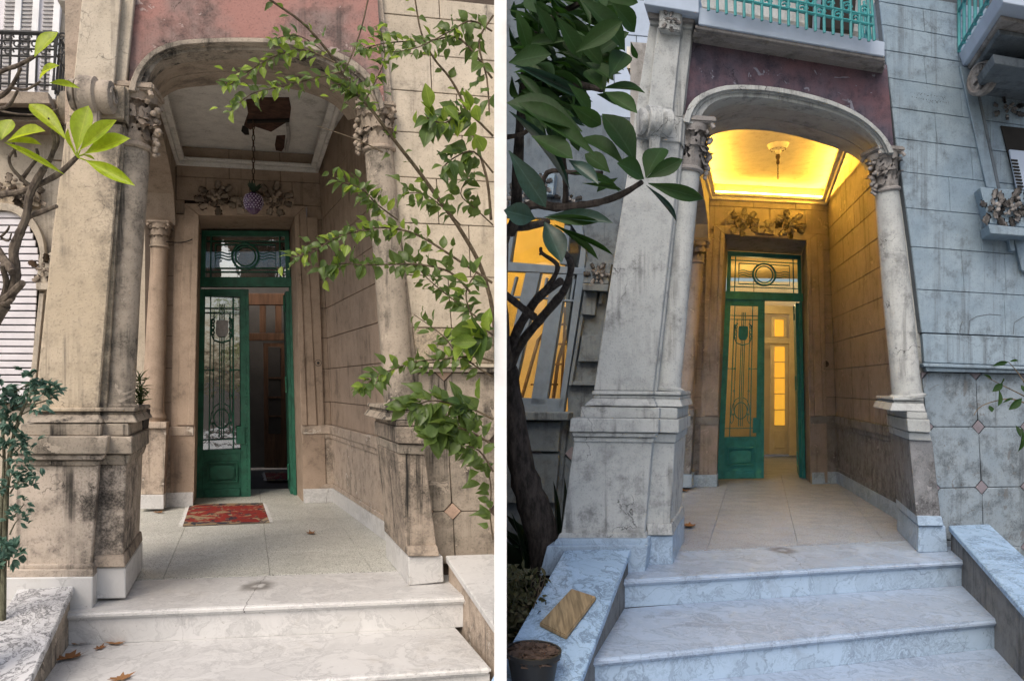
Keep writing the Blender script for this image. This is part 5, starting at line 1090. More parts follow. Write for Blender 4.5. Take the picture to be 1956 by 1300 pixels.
# ------------------------------------------------------------------ ground and the added divider between the two porticos
def soilmat():
    t = NT('soil'); n = t.noise(3, 6, .7); f = t.noise(30, 5, .7)
    c = t.mix(t.ramp(n, .35, .65), (0.035, 0.027, 0.02), (0.06, 0.05, 0.035)); c = t.mix(t.ramp(f, .5, .7), c, (0.02, 0.016, 0.012))
    t.bump(f, .8, .03); t.color(c, .95)
soilmat()
g = solid('ground', [(-300, -300, -.82), (300, -300, -.82), (300, 300, -.82), (-300, 300, -.82)], (0, 0, -.3), 'soil', None, 0); g['kind'] = 'structure'
pave = solid('garden_path', [(-5, -12, -.8), (5, -12, -.8), (5, 3.6, -.8), (-5, 3.6, -.8)], (0, 0, -.05), 'terrazzo_l', None, .01); pave['kind'] = 'structure'
pw = solid('added_divider', [Vector((-.029, 3.4, -.81)), Vector((.029, 3.4, -.81)), Vector((.029, 5.2, -.81)), Vector((-.029, 5.2, -.81))], (0, 0, 4.4), 'white_paint', None, .002)  # added white strip in place of the blank gap between the two views
tag(pw, 'slim white divider added for the blank gap between the two porticos', 'partition')

# ------------------------------------------------------------------ rugs
def rugmat():
    t = NT('rug_weave'); tc = t.n.new('ShaderNodeTexCoord').outputs['Generated']
    s = t.n.new('ShaderNodeSeparateXYZ'); t.lk(tc, s.inputs[0]); x, y = s.outputs[0], s.outputs[1]
    n = t.noise(6, 4, .65, tc, 1.5); n2 = t.noise(12, 4, .6, tc, .8)
    c = t.mix(t.ramp(n, .54, .57), (0.20, 0.018, 0.012), (0.26, 0.19, 0.11))
    c = t.mix(t.ramp(n2, .57, .60), c, (0.025, 0.025, 0.035)); c = t.mix(t.ramp(t.noise(7, 3, .5, tc), .60, .63), c, (0.20, 0.02, 0.015))
    ex = t.math('ABSOLUTE', t.math('SUBTRACT', x, .5)); ey = t.math('ABSOLUTE', t.math('SUBTRACT', y, .5))
    c = t.mix(t.ramp(ey, .36, .37), c, t.mix(t.ramp(n2, .48, .52), (0.03, 0.03, 0.04), (0.24, 0.17, 0.10)))
    c = t.mix(t.ramp(ex, .41, .415), c, t.mix(t.ramp(n2, .46, .52), (0.03, 0.03, 0.05), (0.33, 0.25, 0.16)))
    c = t.mix(t.ramp(ex, .47, .472), c, (0.34, 0.28, 0.19))
    t.bump(t.noise(300, 2, .5), .5, .004); t.color(c, .95)
rugmat()
def rug(fr, px, z, label, name='rug'):
    q = [fr.g(x, y, z) for x, y in px]; n = 12
    root = solid(name, q, Vector((0, 0, .009)), 'rug_weave', None, .002); tag(root, label, 'rug')
    bm = bmesh.new(); rnd = random.Random(3)
    for a, b, o in ((q[0], q[3], q[0] - q[1]), (q[1], q[2], q[1] - q[0])):
        for i in range(34):
            p = a.lerp(b, (i + .5) / 34) + Vector((0, 0, .006)); e = p + o.normalized() * rnd.uniform(.02, .05) + (b - a).normalized() * rnd.uniform(-.015, .015) - Vector((0, 0, .004))
            add_tube(bm, [p, e], [.0025, .0012], 4)
    finish('fringe', bm, 'curtain_white', root)['kind'] = 'stuff'
rug(FL, [(363, 963), (502, 961), (515, 998), (349, 1005)], .003, 'worn red patterned rug on the terrazzo landing outside the green door')
rug(FL, [(505, 902), (556, 902), (562, 918), (510, 918)], .003, 'dark red rug on the hall floor behind the green door')

# ------------------------------------------------------------------ pendant lamp of the dark porch
plain('lamp_glass', (0.10, 0.055, 0.13), 0.25, .3, 30, spec=.6); plain('lamp_stud', (0.42, 0.36, 0.50), 0.3, .2, 30, spec=.6); plain('rust', (0.07, 0.045, 0.03), .8, .4, 20)
zc = L['z_ceil']; Yl = (zc - H) * F / (CY - 226); lp0 = Vector(((484 - CX) / F * Yl, Yl, zc))
zl = H - (410 - CY) / F * Yl; lc = Vector((lp0.x, lp0.y, zl)); hgt = 42 / F * Yl
root = empty('pendant_lamp', lc, 'purple pineapple-shaped glass pendant lamp on a chain in the dark porch', 'lamp')
prof = [(.0, 0), (.35, .06), (.62, .22), (.80, .45), (.84, .62), (.74, .82), (.48, .96), (.30, 1.0)]
r = 18 / F * Yl
sh = lathe('lamp_shade', lc, (0, 0, 1), [(a * r * 1.15, b * hgt) for a, b in prof], 'lamp_glass', root, 24)
bm = bmesh.new()
for j in range(7):
    for i in range(16):
        b = .28 + j * .095; rr = 0
        for (a0, b0), (a1, b1) in zip(prof, prof[1:]):
            if b0 <= b <= b1: rr = (a0 + (a1 - a0) * (b - b0) / (b1 - b0)) * r * 1.15
        an = (i + .5 * (j % 2)) * 6.283 / 16
        bmesh.ops.create_icosphere(bm, subdivisions=1, radius=.009, matrix=Matrix.Translation(lc + Vector((rr * math.cos(an), rr * math.sin(an), b * hgt))))
finish('glass_studs', bm, 'lamp_stud', sh, True)['kind'] = 'stuff'
plain('lamp_leaf', (0.02, 0.045, 0.025), .6, .3, 30)
lm = leafmesh('lamp_leaf', [(0, .3), (.4, .8), (1, 0)], .1, -.3, 5, 'lamp_leaf')
for i in range(14):
    a = i * 2.4; e = .4 + .5 * ((i * 7) % 5) / 5; d = Vector((math.cos(a) * math.cos(e), math.sin(a) * math.cos(e), math.sin(e)))
    put('metal_leaf', lm, lc + Vector((0, 0, hgt)), lc + Vector((0, 0, hgt)) + d * .12, Vector((-d.x, -d.y, 1)), .07, root)
n = int((zc - lc.z - hgt - .02) / .055)
for i in range(n):
    c = Vector((lp0.x, lp0.y, zc - (i + .5) * .055)); ax = Vector((1, 0, 0)) if i % 2 else Vector((0, 1, 0))
    tube('chain_link', [c + ax * .013 * math.cos(t) + Vector((0, 0, .034 * math.sin(t))) for t in [k * math.pi / 4 for k in range(9)]], .005, 'rust', root, 4)

# ------------------------------------------------------------------ dry leaves
def drymat():
    t = NT('dry_leaf'); oi = t.n.new('ShaderNodeObjectInfo').outputs['Random']
    t.color(t.mix(oi, (0.20, 0.085, 0.035), (0.27, 0.14, 0.06)), .8)
drymat()
def dryleaf(p, size, ang, label, group=None):
    bm = bmesh.new(); n = 22; c = bm.verts.new((0, 0, 0.006)); ring = []
    rnd = random.Random(int(ang * 100) + int(size * 9999))
    for i in range(n):
        a = 6.283 * i / n; rr = .5 * (0.55 + .45 * abs(math.cos(a * 2.5))) * (1.0 if i % 2 == 0 else .62) * rnd.uniform(.85, 1.1)
        x, y = rr * math.cos(a) * 1.15, rr * math.sin(a) * .8
        ring.append(bm.verts.new((x, y, .015 + .75 * y * y + .35 * x * x + rnd.uniform(0, .05))))
    for i in range(n): bm.faces.new((c, ring[i], ring[(i + 1) % n]))
    s = [bm.verts.new(v) for v in ((-.5, -.02, .05), (-.5, .02, .05), (-.95, .01, .1))]; bm.faces.new(s)
    for v in bm.verts: v.co = Matrix.Rotation(ang, 3, 'Z') @ (v.co * size)
    for v in bm.verts: v.co += Vector(p)
    o = finish('dry_leaf', bm, 'dry_leaf', None, True); tag(o, label, 'leaf', group)
for (x, y, z, s, a, lb, gp) in ((158, 1229, -.2, .085, .4, 'curled dry leaf nearest the riser foot and veined flank on the marble step', 'dry leaves on the steps'), (192, 1238, -.2, .06, 1.7, 'smallest curled dry leaf between two others on the white marble step', 'dry leaves on the steps'), (221, 1229, -.2, .09, 2.6, 'reddish dry leaf touching the white riser, farthest of three from the flank', 'dry leaves on the steps'), (232, 1297, -.2, .09, .9, 'lone dry leaf at the front edge of the second white marble step', 'dry leaves on the steps'),
        (132, 1258, -.2, .12, .65, 'largest tan dry leaf leaning in the corner against the veined flank', 'dry leaves on the steps'), (304, 979, .003, .08, .3, 'small dry leaf beside the rear column marble base in the dark porch', None), (594, 1019, .003, .085, 2.0, 'single dry leaf lying on the open terrazzo of the dark porch', None),
        (1306, 938, .003, .13, .5, 'dry leaf on the landing behind the grey pedestal, nearer the teal door', None), (1315, 1006, .003, .14, 1.2, 'dry leaf on the landing beside the marble base of the grey pedestal', None)):
    fr = FL if x < 950 else FR; dryleaf(fr.g(x, y, z) + Vector((0, 0, .001)), s * 1.6, a, lb, gp)

# ------------------------------------------------------------------ plank on the right flank coping
fr = FR; Bi, Bo = fr.g(1205, 1047, .18), fr.g(1078, 1050, .18); vx = fr.V.x / fr.V.y
k = (1109 - CX) / F; Yq = (Bi.x - vx * Bi.y) / (k - vx); zq = H - (1300 - CY) / F * Yq; D = Vector((-vx, -1, -(.18 - zq) / (Bi.y - Yq)))
nrm = (Bo - Bi).cross(D).normalized(); nrm = nrm if nrm.z > 0 else -nrm
def on_cope(x, y, up=.002):
    ray = Vector(((x - CX) / F, 1, -(y - CY) / F)); o = Vector((0, 0, H)); t = (Bi + nrm * up - o).dot(nrm) / ray.dot(nrm); return o + ray * t
pk = solid('wooden_plank', [on_cope(x, y) for x, y in ((1091, 1130), (1139, 1146), (1082, 1222), (1030, 1196))], nrm * .028, 'plank_wood', None, .006, 2)
tag(pk, 'short rough wooden plank lying on the sloping marble coping by the black pot', 'plank')

# ------------------------------------------------------------------ pots
def pot(name, c, r0, r1, h, label, chips=None, seed=1):
    root = empty(name, c, label, 'pot')
    lathe('pot_wall', c, (0, 0, 1), [(r0 * .97, 0), (r0, .01), (r1 * .97, h * .86), (r1 * 1.07, h * .87), (r1 * 1.08, h), (r1 * .98, h), (r1 * .93, h * .86), (r1 * .9, h * .82), (.001, h * .80)], 'black_plastic', root, 32)
    if chips:
        bm = bmesh.new(); rnd = random.Random(seed)
        for i in range(chips):
            a, q = rnd.uniform(0, 6.283), math.sqrt(rnd.random()) * r1 * .86; p = c + Vector((q * math.cos(a), q * math.sin(a), h * .80 + rnd.uniform(0, .035)))
            M = Matrix.Translation(p) @ Matrix.Rotation(rnd.uniform(0, 6), 4, 'Z') @ Matrix.Rotation(rnd.uniform(-.8, .8), 4, 'X'); s = rnd.uniform(.016, .04)
            q4 = [M @ Vector(v) for v in ((-s, -s * .5, 0), (s * rnd.uniform(.4, 1), -s * .6, 0), (s, s * .5, .004), (-s * .6, s * .6, .003))]
            add_solid(bm, q4, [v - Vector((0, 0, .006)) for v in q4])
        finish('bark_chips', bm, 'bark_chip', root)['kind'] = 'stuff'
    return root
plain('bark_chip', (0.075, 0.05, 0.038), .9, .5, 25)
Yp = 3.72; zp = H - (1240 - CY) / F * Yp; xp = (1018 - CX) / F * Yp
zb_ = Bi.z + (Bi - Vector((xp, Yp, 0))).y * D.z + .03
pot('plant_pot', Vector((xp, Yp, zb_ - .04)), .105, .135, zp - zb_ + .04, 'round black plastic pot of bark chips beside the plank', 260)
# ------------------------------------------------------------------ plants
leafmat('leaf_shrub', (0.115, 0.175, 0.045), (0.030, 0.070, 0.024), .40, .36, (0.30, 0.42, 0.06))
leafmat('leaf_shrub_young', (0.28, 0.36, 0.05), (0.16, 0.26, 0.04), .5, .4, (0.5, 0.7, 0.08))
leafmat('leaf_plumeria', (0.36, 0.50, 0.025), (0.44, 0.54, 0.03), .5, .4, (0.75, 0.85, 0.04))
leafmat('leaf_blue', (0.06, 0.135, 0.11), (0.11, 0.20, 0.14), .25, .55, (0.12, 0.24, 0.12))
leafmat('leaf_dark', (0.011, 0.042, 0.007), (0.022, 0.064, 0.009), .4, .6, (0.035, 0.10, 0.008))
leafmat('leaf_dark_sheen', (0.020, 0.050, 0.040), (0.03, 0.065, 0.05), .2, .4, (0.03, 0.07, 0.03))
leafmat('leaf_blade', (0.014, 0.032, 0.020), (0.022, 0.045, 0.026), .2, .4, (0.03, 0.06, 0.02))
leafmat('leaf_olive', (0.055, 0.065, 0.022), (0.085, 0.065, 0.035), .3, .5, (0.1, 0.1, 0.03))
leafmat('leaf_wisp', (0.09, 0.14, 0.045), (0.13, 0.17, 0.06), .3, .5)
def barkmat(name, a, b, sc_=30):
    t = NT(name); n = t.noise(sc_, 6, .7, t.mapping((1, 1, .35)))
    t.bump(n, .8, .012); t.color(t.mix(t.ramp(n, .35, .65), a, b), .9)
barkmat('bark_grey', (0.16, 0.13, 0.10), (0.055, 0.042, 0.034)); barkmat('bark_dark', (0.055, 0.045, 0.04), (0.012, 0.010, 0.009), 22); barkmat('bark_twig', (0.17, 0.13, 0.085), (0.08, 0.06, 0.04), 50); barkmat('bark_green', (0.15, 0.15, 0.10), (0.06, 0.055, 0.035), 40)
OV = [(0, .04), (.08, .35), (.22, .78), (.40, 1.0), (.58, .92), (.78, .55), (.92, .2), (1, 0)]
LN = [(0, .04), (.15, .30), (.40, .82), (.62, 1.0), (.78, .82), (.90, .45), (1, 0)]
LC = [(0, .1), (.2, .7), (.5, 1.0), (.8, .6), (1, 0)]
def multi(name, prof, mat, fold, droops, seg): return [leafmesh(name, prof, fold, d, seg, mat) for d in droops]
OV2 = [(0, .04), (.1, .5), (.25, .95), (.38, 1.0), (.55, .74), (.75, .38), (.9, .12), (1, 0)]
M_SH = multi('shrub_leaf', OV, 'leaf_shrub', .14, (.05, .28, .5), 7) + [leafmesh('shrub_leaf', OV2, .25, .35, 8, 'leaf_shrub', .05), leafmesh('shrub_leaf', OV2, .05, -.15, 8, 'leaf_shrub', .07)]; M_SY = multi('shrub_leaf', OV, 'leaf_shrub_young', .2, (.0, .15), 7)
M_PL = multi('plumeria_leaf', LN, 'leaf_plumeria', .12, (.08, .2), 9); M_BL = multi('leaflet', LC, 'leaf_blue', .1, (.1, .3), 4)
M_DK = multi('tree_leaf', LN, 'leaf_dark', .12, (.06, .18, .3), 9); M_DS = multi('tree_leaf', LN, 'leaf_dark_sheen', .15, (.1, .2), 9)
M_OL = multi('leaflet', LC, 'leaf_olive', .1, (.1, .3), 4); M_BD = multi('blade', [(0, .8), (.3, 1), (.7, .7), (1, 0)], 'leaf_blade', .2, (.25, .5, .1), 8); M_WS = multi('needle', [(0, .6), (.5, 1), (1, 0)], 'leaf_wisp', .1, (.3, .6), 4)
def rv(rnd, s=1.0): return Vector((rnd.uniform(-s, s), rnd.uniform(-s, s), rnd.uniform(-s, s)))
def merge_leaves(name, items, parent):
    """items = (mesh, base, tip, normal, width): many small leaves in one mesh"""
    verts, faces = [], []
    for me, b, t, n, w in items:
        y = t - b; Ln = y.length; y = y / Ln; z = n - y * n.dot(y); z = z.normalized() if z.length > 1e-5 else y.orthogonal().normalized(); x = y.cross(z); o = len(verts)
        for v in me.vertices: verts.append(b + x * v.co.x * w + y * v.co.y * Ln + z * v.co.z * Ln)
        for p in me.polygons: faces.append([o + i for i in p.vertices])
    c = sum(verts, Vector()) / len(verts); me2 = bpy.data.meshes.new(name); me2.from_pydata([v - c for v in verts], [], faces)
    for p in me2.polygons: p.use_smooth = True
    me2.materials.append(items[0][0].materials[0]); o = bpy.data.objects.new(name, me2); link(o, parent, c); o['kind'] = 'stuff'; return o

# --- climbing shrub over the left portico
rnd = random.Random(17)
shrub = empty('climbing_shrub', Vector((-.05, 4.75, -.82)), 'leafy green climbing shrub hanging across the beige portico and pink panel', 'shrub')
SB = [  # px polyline, depth at start and end, start and end radius, leaves, leaf length px, share of young leaves
    ([(949, 1250), (948, 900), (946, 640), (922, 520), (880, 440), (842, 386), (798, 325), (758, 274), (727, 233), (697, 193), (650, 135), (626, 98), (578, 44), (516, 0), (490, -25)], 4.75, 3.5, .017, .005, 22, 26, .1),
    ([(938, 420), (930, 342), (905, 260), (883, 193), (859, 149), (829, 112), (805, 64), (793, 0), (790, -20)], 3.9, 3.7, .009, .004, 10, 26, .1),
    ([(731, 291), (700, 275), (663, 260), (605, 240)], 3.6, 3.5, .004, .0015, 0, 0, 0),
    ([(640, 120), (580, 95), (520, 110), (470, 140), (435, 165)], 3.55, 3.4, .005, .002, 26, 27, .5),
    ([(650, 138), (600, 150), (540, 165), (480, 180), (440, 215)], 3.55, 3.4, .005, .002, 26, 28, .45),
    ([(620, 100), (575, 70), (540, 70), (520, 80)], 3.55, 3.45, .003, .002, 14, 26, .5),
    ([(705, -10), (690, 55), (670, 110), (655, 140)], 3.5, 3.5, .004, .003, 6, 28, .1),
    ([(727, 233), (690, 190), (670, 170), (640, 160)], 3.55, 3.45, .004, .002, 20, 32, .15),
    ([(697, 193), (720, 150), (735, 110), (728, 60)], 3.6, 3.5, .004, .002, 14, 30, .2),
    ([(940, 150), (880, 75), (820, 78), (740, 82), (690, 95)], 3.8, 3.6, .006, .002, 28, 30, .25),
    ([(940, 60), (900, 40), (860, 60), (800, 90), (750, 100)], 3.8, 3.6, .005, .002, 24, 30, .15),
    ([(942, 30), (915, 80), (930, 150), (935, 220)], 3.8, 3.7, .006, .004, 14, 40, .05),
    ([(942, 260), (890, 215), (850, 235), (815, 225)], 3.6, 3.4, .006, .003, 22, 50, .45),
    ([(942, 330), (905, 290), (870, 300), (845, 320)], 3.6, 3.4, .005, .003, 14, 46, .15),
    ([(760, 420), (720, 390), (690, 360), (645, 345)], 3.6, 3.4, .004, .002, 20, 30, .35),
    ([(880, 430), (850, 400), (810, 370), (775, 370)], 3.7, 3.6, .004, .002, 18, 32, .1),
    ([(942, 430), (910, 400), (880, 370), (900, 330)], 3.8, 3.7, .004, .002, 14, 34, .1),
    ([(940, 540), (880, 500), (800, 450), (740, 435), (690, 440), (640, 455), (600, 480), (556, 492)], 3.7, 3.3, .007, .002, 46, 30, .3),
    ([(900, 560), (860, 520), (800, 505), (740, 505), (697, 506), (646, 504), (615, 520)], 3.7, 3.4, .006, .002, 30, 34, .1),
    ([(930, 620), (890, 590), (850, 560), (815, 530), (780, 490)], 3.7, 3.6, .005, .002, 18, 32, .05),
    ([(942, 660), (905, 610), (890, 560), (910, 520)], 3.6, 3.5, .005, .003, 16, 40, .2),
    ([(942, 690), (900, 680), (850, 685), (800, 690), (750, 705), (710, 725), (692, 742)], 3.7, 3.4, .006, .002, 36, 32, .15),
    ([(942, 720), (910, 700), (870, 670), (845, 640), (790, 600)], 3.7, 3.6, .005, .002, 16, 30, .1),
    ([(942, 640), (925, 630), (905, 640)], 3.4, 3.35, .005, .003, 10, 66, .6),
    ([(942, 800), (900, 780), (860, 770), (820, 765), (785, 780)], 3.5, 3.35, .006, .003, 24, 52, .12),
    ([(942, 850), (900, 825), (860, 815), (825, 830)], 3.5, 3.35, .006, .003, 22, 54, .05),
    ([(942, 900), (915, 860), (880, 850)], 3.5, 3.4, .005, .003, 10, 46, .1),
    ([(942, 1030), (936, 980), (938, 930), (930, 890)], 3.6, 3.6, .005, .003, 12, 40, .05)]
small = []; cnt = 0
for pts, Y0, Y1, r0, r1, n, ln_, yg in SB:
    n = int(n * 1.85); ln_ = ln_ * .74
    k = len(pts); P = smoothpts([pxY(x, y, Y0 + (Y1 - Y0) * i / (k - 1)) for i, (x, y) in enumerate(pts)], 4); m = len(P)
    br = tube('branch', P, [r0 + (r1 - r0) * i / (m - 1) for i in range(m)], 'bark_twig', shrub, 6)
    for j in range(n):
        t = (.15 if r0 < .01 else .35) + .85 * (j + rnd.random()) / n; t = min(t, .999); i = min(int(t * (m - 1)), m - 2); p = P[i].lerp(P[i + 1], t * (m - 1) - i)
        if j % 3 == 0: p = p + rv(rnd, .05)
        tan = (P[i + 1] - P[i]).normalized(); side = tan.cross(Vector((0, -1, 0))).normalized() * (1 if j % 2 else -1)
        d = (tan * rnd.uniform(.1, .9) + side * rnd.uniform(.3, 1.0) + Vector((0, -.35, -.35)) * rnd.uniform(0, 1) + rv(rnd, .35)).normalized()
        L_ = ln_ * rnd.uniform(.7, 1.25) / F * p.y; nn = Vector((rnd.uniform(-.5, .5), -.7, .6)) + rv(rnd, .55); w = L_ * rnd.uniform(.5, .72)
        young = rnd.random() < yg; me = rnd.choice(M_SY if young else M_SH); b = p + d * L_ * .12
        tip = b + d * L_
        if tip.x > -.03: continue
        if cnt < 298 and (ln_ > 27 or young): put('leaf', me, b, tip, nn, w, shrub); cnt += 1
        else: small.append((me if not young else rnd.choice(M_SH), b, tip, nn, w))
if small: merge_leaves('foliage', small, shrub)

# --- frangipani at the left edge
pl = empty('frangipani_tree', pxY(-60, 1290, 3.5) * 1.0, 'bare-branched frangipani with lime green leaves in front of the beige pier', 'tree')
WLp = WL[pl.name]
def limb(par, pts, Y, r0, r1, mat, nm='branch', n=8, k=4):
    if not isinstance(Y, tuple): Y = (Y, Y)
    q = smoothpts([pxY(x, y, Y[0] + (Y[1] - Y[0]) * i / (len(pts) - 1)) for i, (x, y) in enumerate(pts)], k); m = len(q)
    rr = random.Random(len(pts) * 7 + int(pts[0][0]))
    return tube(nm, q, [(r0 + (r1 - r0) * i / (m - 1)) * rr.uniform(.88, 1.12) for i in range(m)], mat, par, n)
limb(pl, [(-60, 1620), (-70, 1200), (-60, 800), (-30, 640), (5, 580)], (3.5, 3.4), .07, .035, 'bark_grey', 'trunk', 10)
for pts, r0, r1 in (([(5, 580), (22, 560), (30, 525), (26, 480), (38, 445), (50, 415), (56, 375), (70, 345), (84, 322)], .024, .014), ([(84, 322), (98, 300), (104, 270), (98, 248)], .012, .007), ([(50, 416), (78, 405), (108, 394)], .013, .010), ([(-30, 640), (-20, 480), (10, 500), (24, 520)], .022, .018), ([(0, 590), (12, 545), (8, 520), (4, 505)], .016, .012), ([(2, 578), (25, 558), (43, 540)], .02, .016), ([(0, 582), (14, 578), (22, 572)], .012, .008), ([(-40, 380), (0, 372), (40, 366), (80, 350), (115, 330), (147, 300)], .016, .011), ([(-40, 170), (0, 138), (35, 125), (66, 108)], .012, .008), ([(-30, 200), (5, 182), (24, 162), (40, 130)], .011, .007), ([(24, 168), (50, 171), (77, 156)], .008, .005), ([(-20, 210), (10, 205), (22, 195), (34, 172)], .010, .006), ([(-20, 205), (20, 216), (70, 219), (112, 208)], .006, .003), ([(0, 452), (4, 450), (14, 440), (18, 432)], .007, .004), ([(4, 455), (16, 460), (22, 445)], .006, .003), ([(60, 360), (40, 340), (22, 320), (18, 300), (30, 285)], .010, .006), ([(40, 345), (58, 320), (72, 300), (70, 285)], .009, .006), ([(30, 300), (26, 270), (38, 250)], .007, .004), ([(98, 300), (112, 270), (106, 245), (92, 225)], .007, .004)):
    limb(pl, pts, (3.4, 3.3), r0, r1, 'bark_grey')
rnd = random.Random(5)
for (b, t, w) in (((128, 268), (53, 185), 30), ((147, 288), (166, 199), 36), ((153, 287), (217, 228), 27), ((162, 294), (243, 261), 31), ((163, 306), (252, 350), 23), ((158, 296), (182, 302), 8), ((146, 292), (122, 250), 12), ((2, 268), (20, 226), 30), ((14, 270), (80, 244), 28), ((14, 272), (76, 272), 16), ((8, 272), (104, 318), 11), ((-6, 262), (-28, 232), 30), ((65, 110), (107, 58), 30), ((76, 152), (98, 117), 17), ((94, 159), (141, 160), 12)):
    B_, T_ = pxY(*b, 3.3), pxY(*t, 3.3 + rnd.uniform(-.12, .05)); put('leaf', rnd.choice(M_PL), B_, T_, Vector((rnd.uniform(-.4, .4), -1, rnd.uniform(.1, .7))), w / F * 3.3 * 1.15, pl)
    if (B_ - pxY(147, 300, 3.3)).length < .12: limb(pl, [(147, 300), b], 3.3, .004, .003, 'leaf_plumeria', 'leaf_stalk', 5)

# --- blue-green shrub in front of the left pedestal
bs = empty('blue_green_shrub', pxY(8, 1300, 4.0), 'blue-green shrub with small divided leaves beside the stained beige pedestal', 'shrub')
limb(bs, [(4, 1480), (6, 1150), (12, 960), (20, 860), (38, 795), (60, 750), (82, 722)], 4.0, .016, .005, 'bark_green', 'stem')
limb(bs, [(-6, 1480), (-4, 1150), (2, 980), (8, 880), (4, 800), (10, 760)], 4.02, .013, .005, 'bark_green', 'stem')
rnd = random.Random(9); cl = [(62, 722, 1), (86, 745, 1), (104, 752, .8), (42, 752, 1), (20, 765, 1), (6, 740, 1), (30, 800, 1), (12, 826, 1), (48, 842, .9), (30, 855, .9), (62, 898, .8), (40, 912, .8), (28, 900, .8), (46, 962, .7), (36, 990, .8), (14, 1040, 1.1), (26, 1052, 1), (4, 1060, 1), (70, 770, .9), (8, 790, 1), (2, 850, 1), (8, 930, .8)]
lo = []
for cx_, cy_, s in cl:
    c = pxY(cx_, cy_, 4.0 + rnd.uniform(-.12, .08)); limb(bs, [(14 + (cx_ - 14) * .2, cy_ + 30), (cx_ - 8, cy_ + 10), (cx_, cy_)], 4.0, .005, .002, 'bark_green', 'twig', 5)
    for i in range(11):
        d = (rv(rnd) + Vector((.2, -.4, .1))).normalized(); q = c + rv(rnd, .055)
        for j in range(5):
            dd = (d + rv(rnd, .55)).normalized(); L_ = rnd.uniform(.032, .062) * s
            it = (rnd.choice(M_BL), q, q + dd * L_, Vector((0, -.6, .8)) + rv(rnd, .5), L_ * .36); lo.append(it)
rnd.shuffle(lo)
for it in lo[:280]: put('leaf', *it, bs)
merge_leaves('foliage', lo[280:], bs)

# --- wispy plant in a black pot on the column pedestal
pz = FL.p(225, 833, -.06).z + .004; Yp = 5.18; pc = Vector(((268 - CX) / F * Yp, Yp, pz))
pp = empty('potted_plant', pc, 'wispy green plant in a small square black pot on the column pedestal', 'potted plant')
q = [pc + Vector((a, b, 0)) for a, b in ((-.04, -.04), (.04, -.04), (.04, .04), (-.04, .04))]; q2 = [pc + Vector((a * 1.25, b * 1.25, .14)) for a, b in ((-.04, -.04), (.04, -.04), (.04, .04), (-.04, .04))]
hexa('pot', q, q2, 'black_plastic', pp, .004)
tube('stem', [pc + Vector((0, 0, .14)), pc + Vector((.01, 0, .25)), pc + Vector((.0, 0, .36))], [.005, .004, .002], 'bark_green', pp, 5)
rnd = random.Random(2)
for i in range(90):
    b = pc + Vector((0, 0, rnd.uniform(.16, .36))); d = (rv(rnd) + Vector((0, 0, .5))).normalized(); L_ = rnd.uniform(.05, .10); put('leaf', rnd.choice(M_WS), b, b + d * L_, rv(rnd) + Vector((0, 0, .3)), .006, pp)

# --- large-leaved tree at the left of the grey portico
Yt = 5.4
tr = empty('large_leaved_tree', pxY(1075, 1295, Yt), 'dark tree with large glossy leaves in front of the yellow-lit window', 'tree')
limb(tr, [(1065, 1300), (1050, 1100), (1030, 1000), (1004, 920), (986, 840), (978, 760), (972, 700)], Yt, .15, .06, 'bark_dark', 'trunk', 14)
for pts, Y, r0, r1 in (([(972, 712), (992, 660), (1030, 612), (1066, 570), (1082, 545), (1091, 506), (1077, 480)], (5.4, 4.2), .038, .018), ([(970, 690), (984, 640), (1012, 590), (1035, 562), (1071, 537)], (5.3, 4.4), .036, .024), ([(962, 560), (988, 580), (1020, 605)], (4.6, 4.8), .022, .026), ([(1034, 562), (1058, 530), (1064, 505), (1036, 484), (1033, 474)], (4.5, 4.3), .018, .010), ([(1036, 484), (1030, 486)], (4.3, 4.3), .008, .006), ([(966, 700), (958, 600), (958, 500), (970, 440), (1010, 432), (1045, 424)], (5.2, 3.4), .05, .018), ([(975, 445), (990, 410), (1020, 390), (1065, 396), (1110, 392), (1150, 385), (1190, 370), (1226, 348)], (3.8, 3.1), .028, .012), ([(985, 430), (990, 300), (1000, 200), (1040, 150), (1100, 160), (1150, 172)], (3.9, 3.3), .03, .012), ([(995, 230), (1010, 100), (1050, 40), (1110, 5), (1140, -20)], (3.8, 3.4), .025, .012), ([(1080, 395), (1080, 340), (1075, 290)], (3.5, 3.3), .015, .010), ([(1030, 388), (1045, 330), (1100, 330), (1150, 330)], (3.5, 3.2), .014, .009), ([(968, 262), (1000, 255), (1020, 235)], (3.6, 3.6), .012, .01)):
    limb(tr, pts, Y, r0, r1, 'bark_dark')
rnd = random.Random(23)
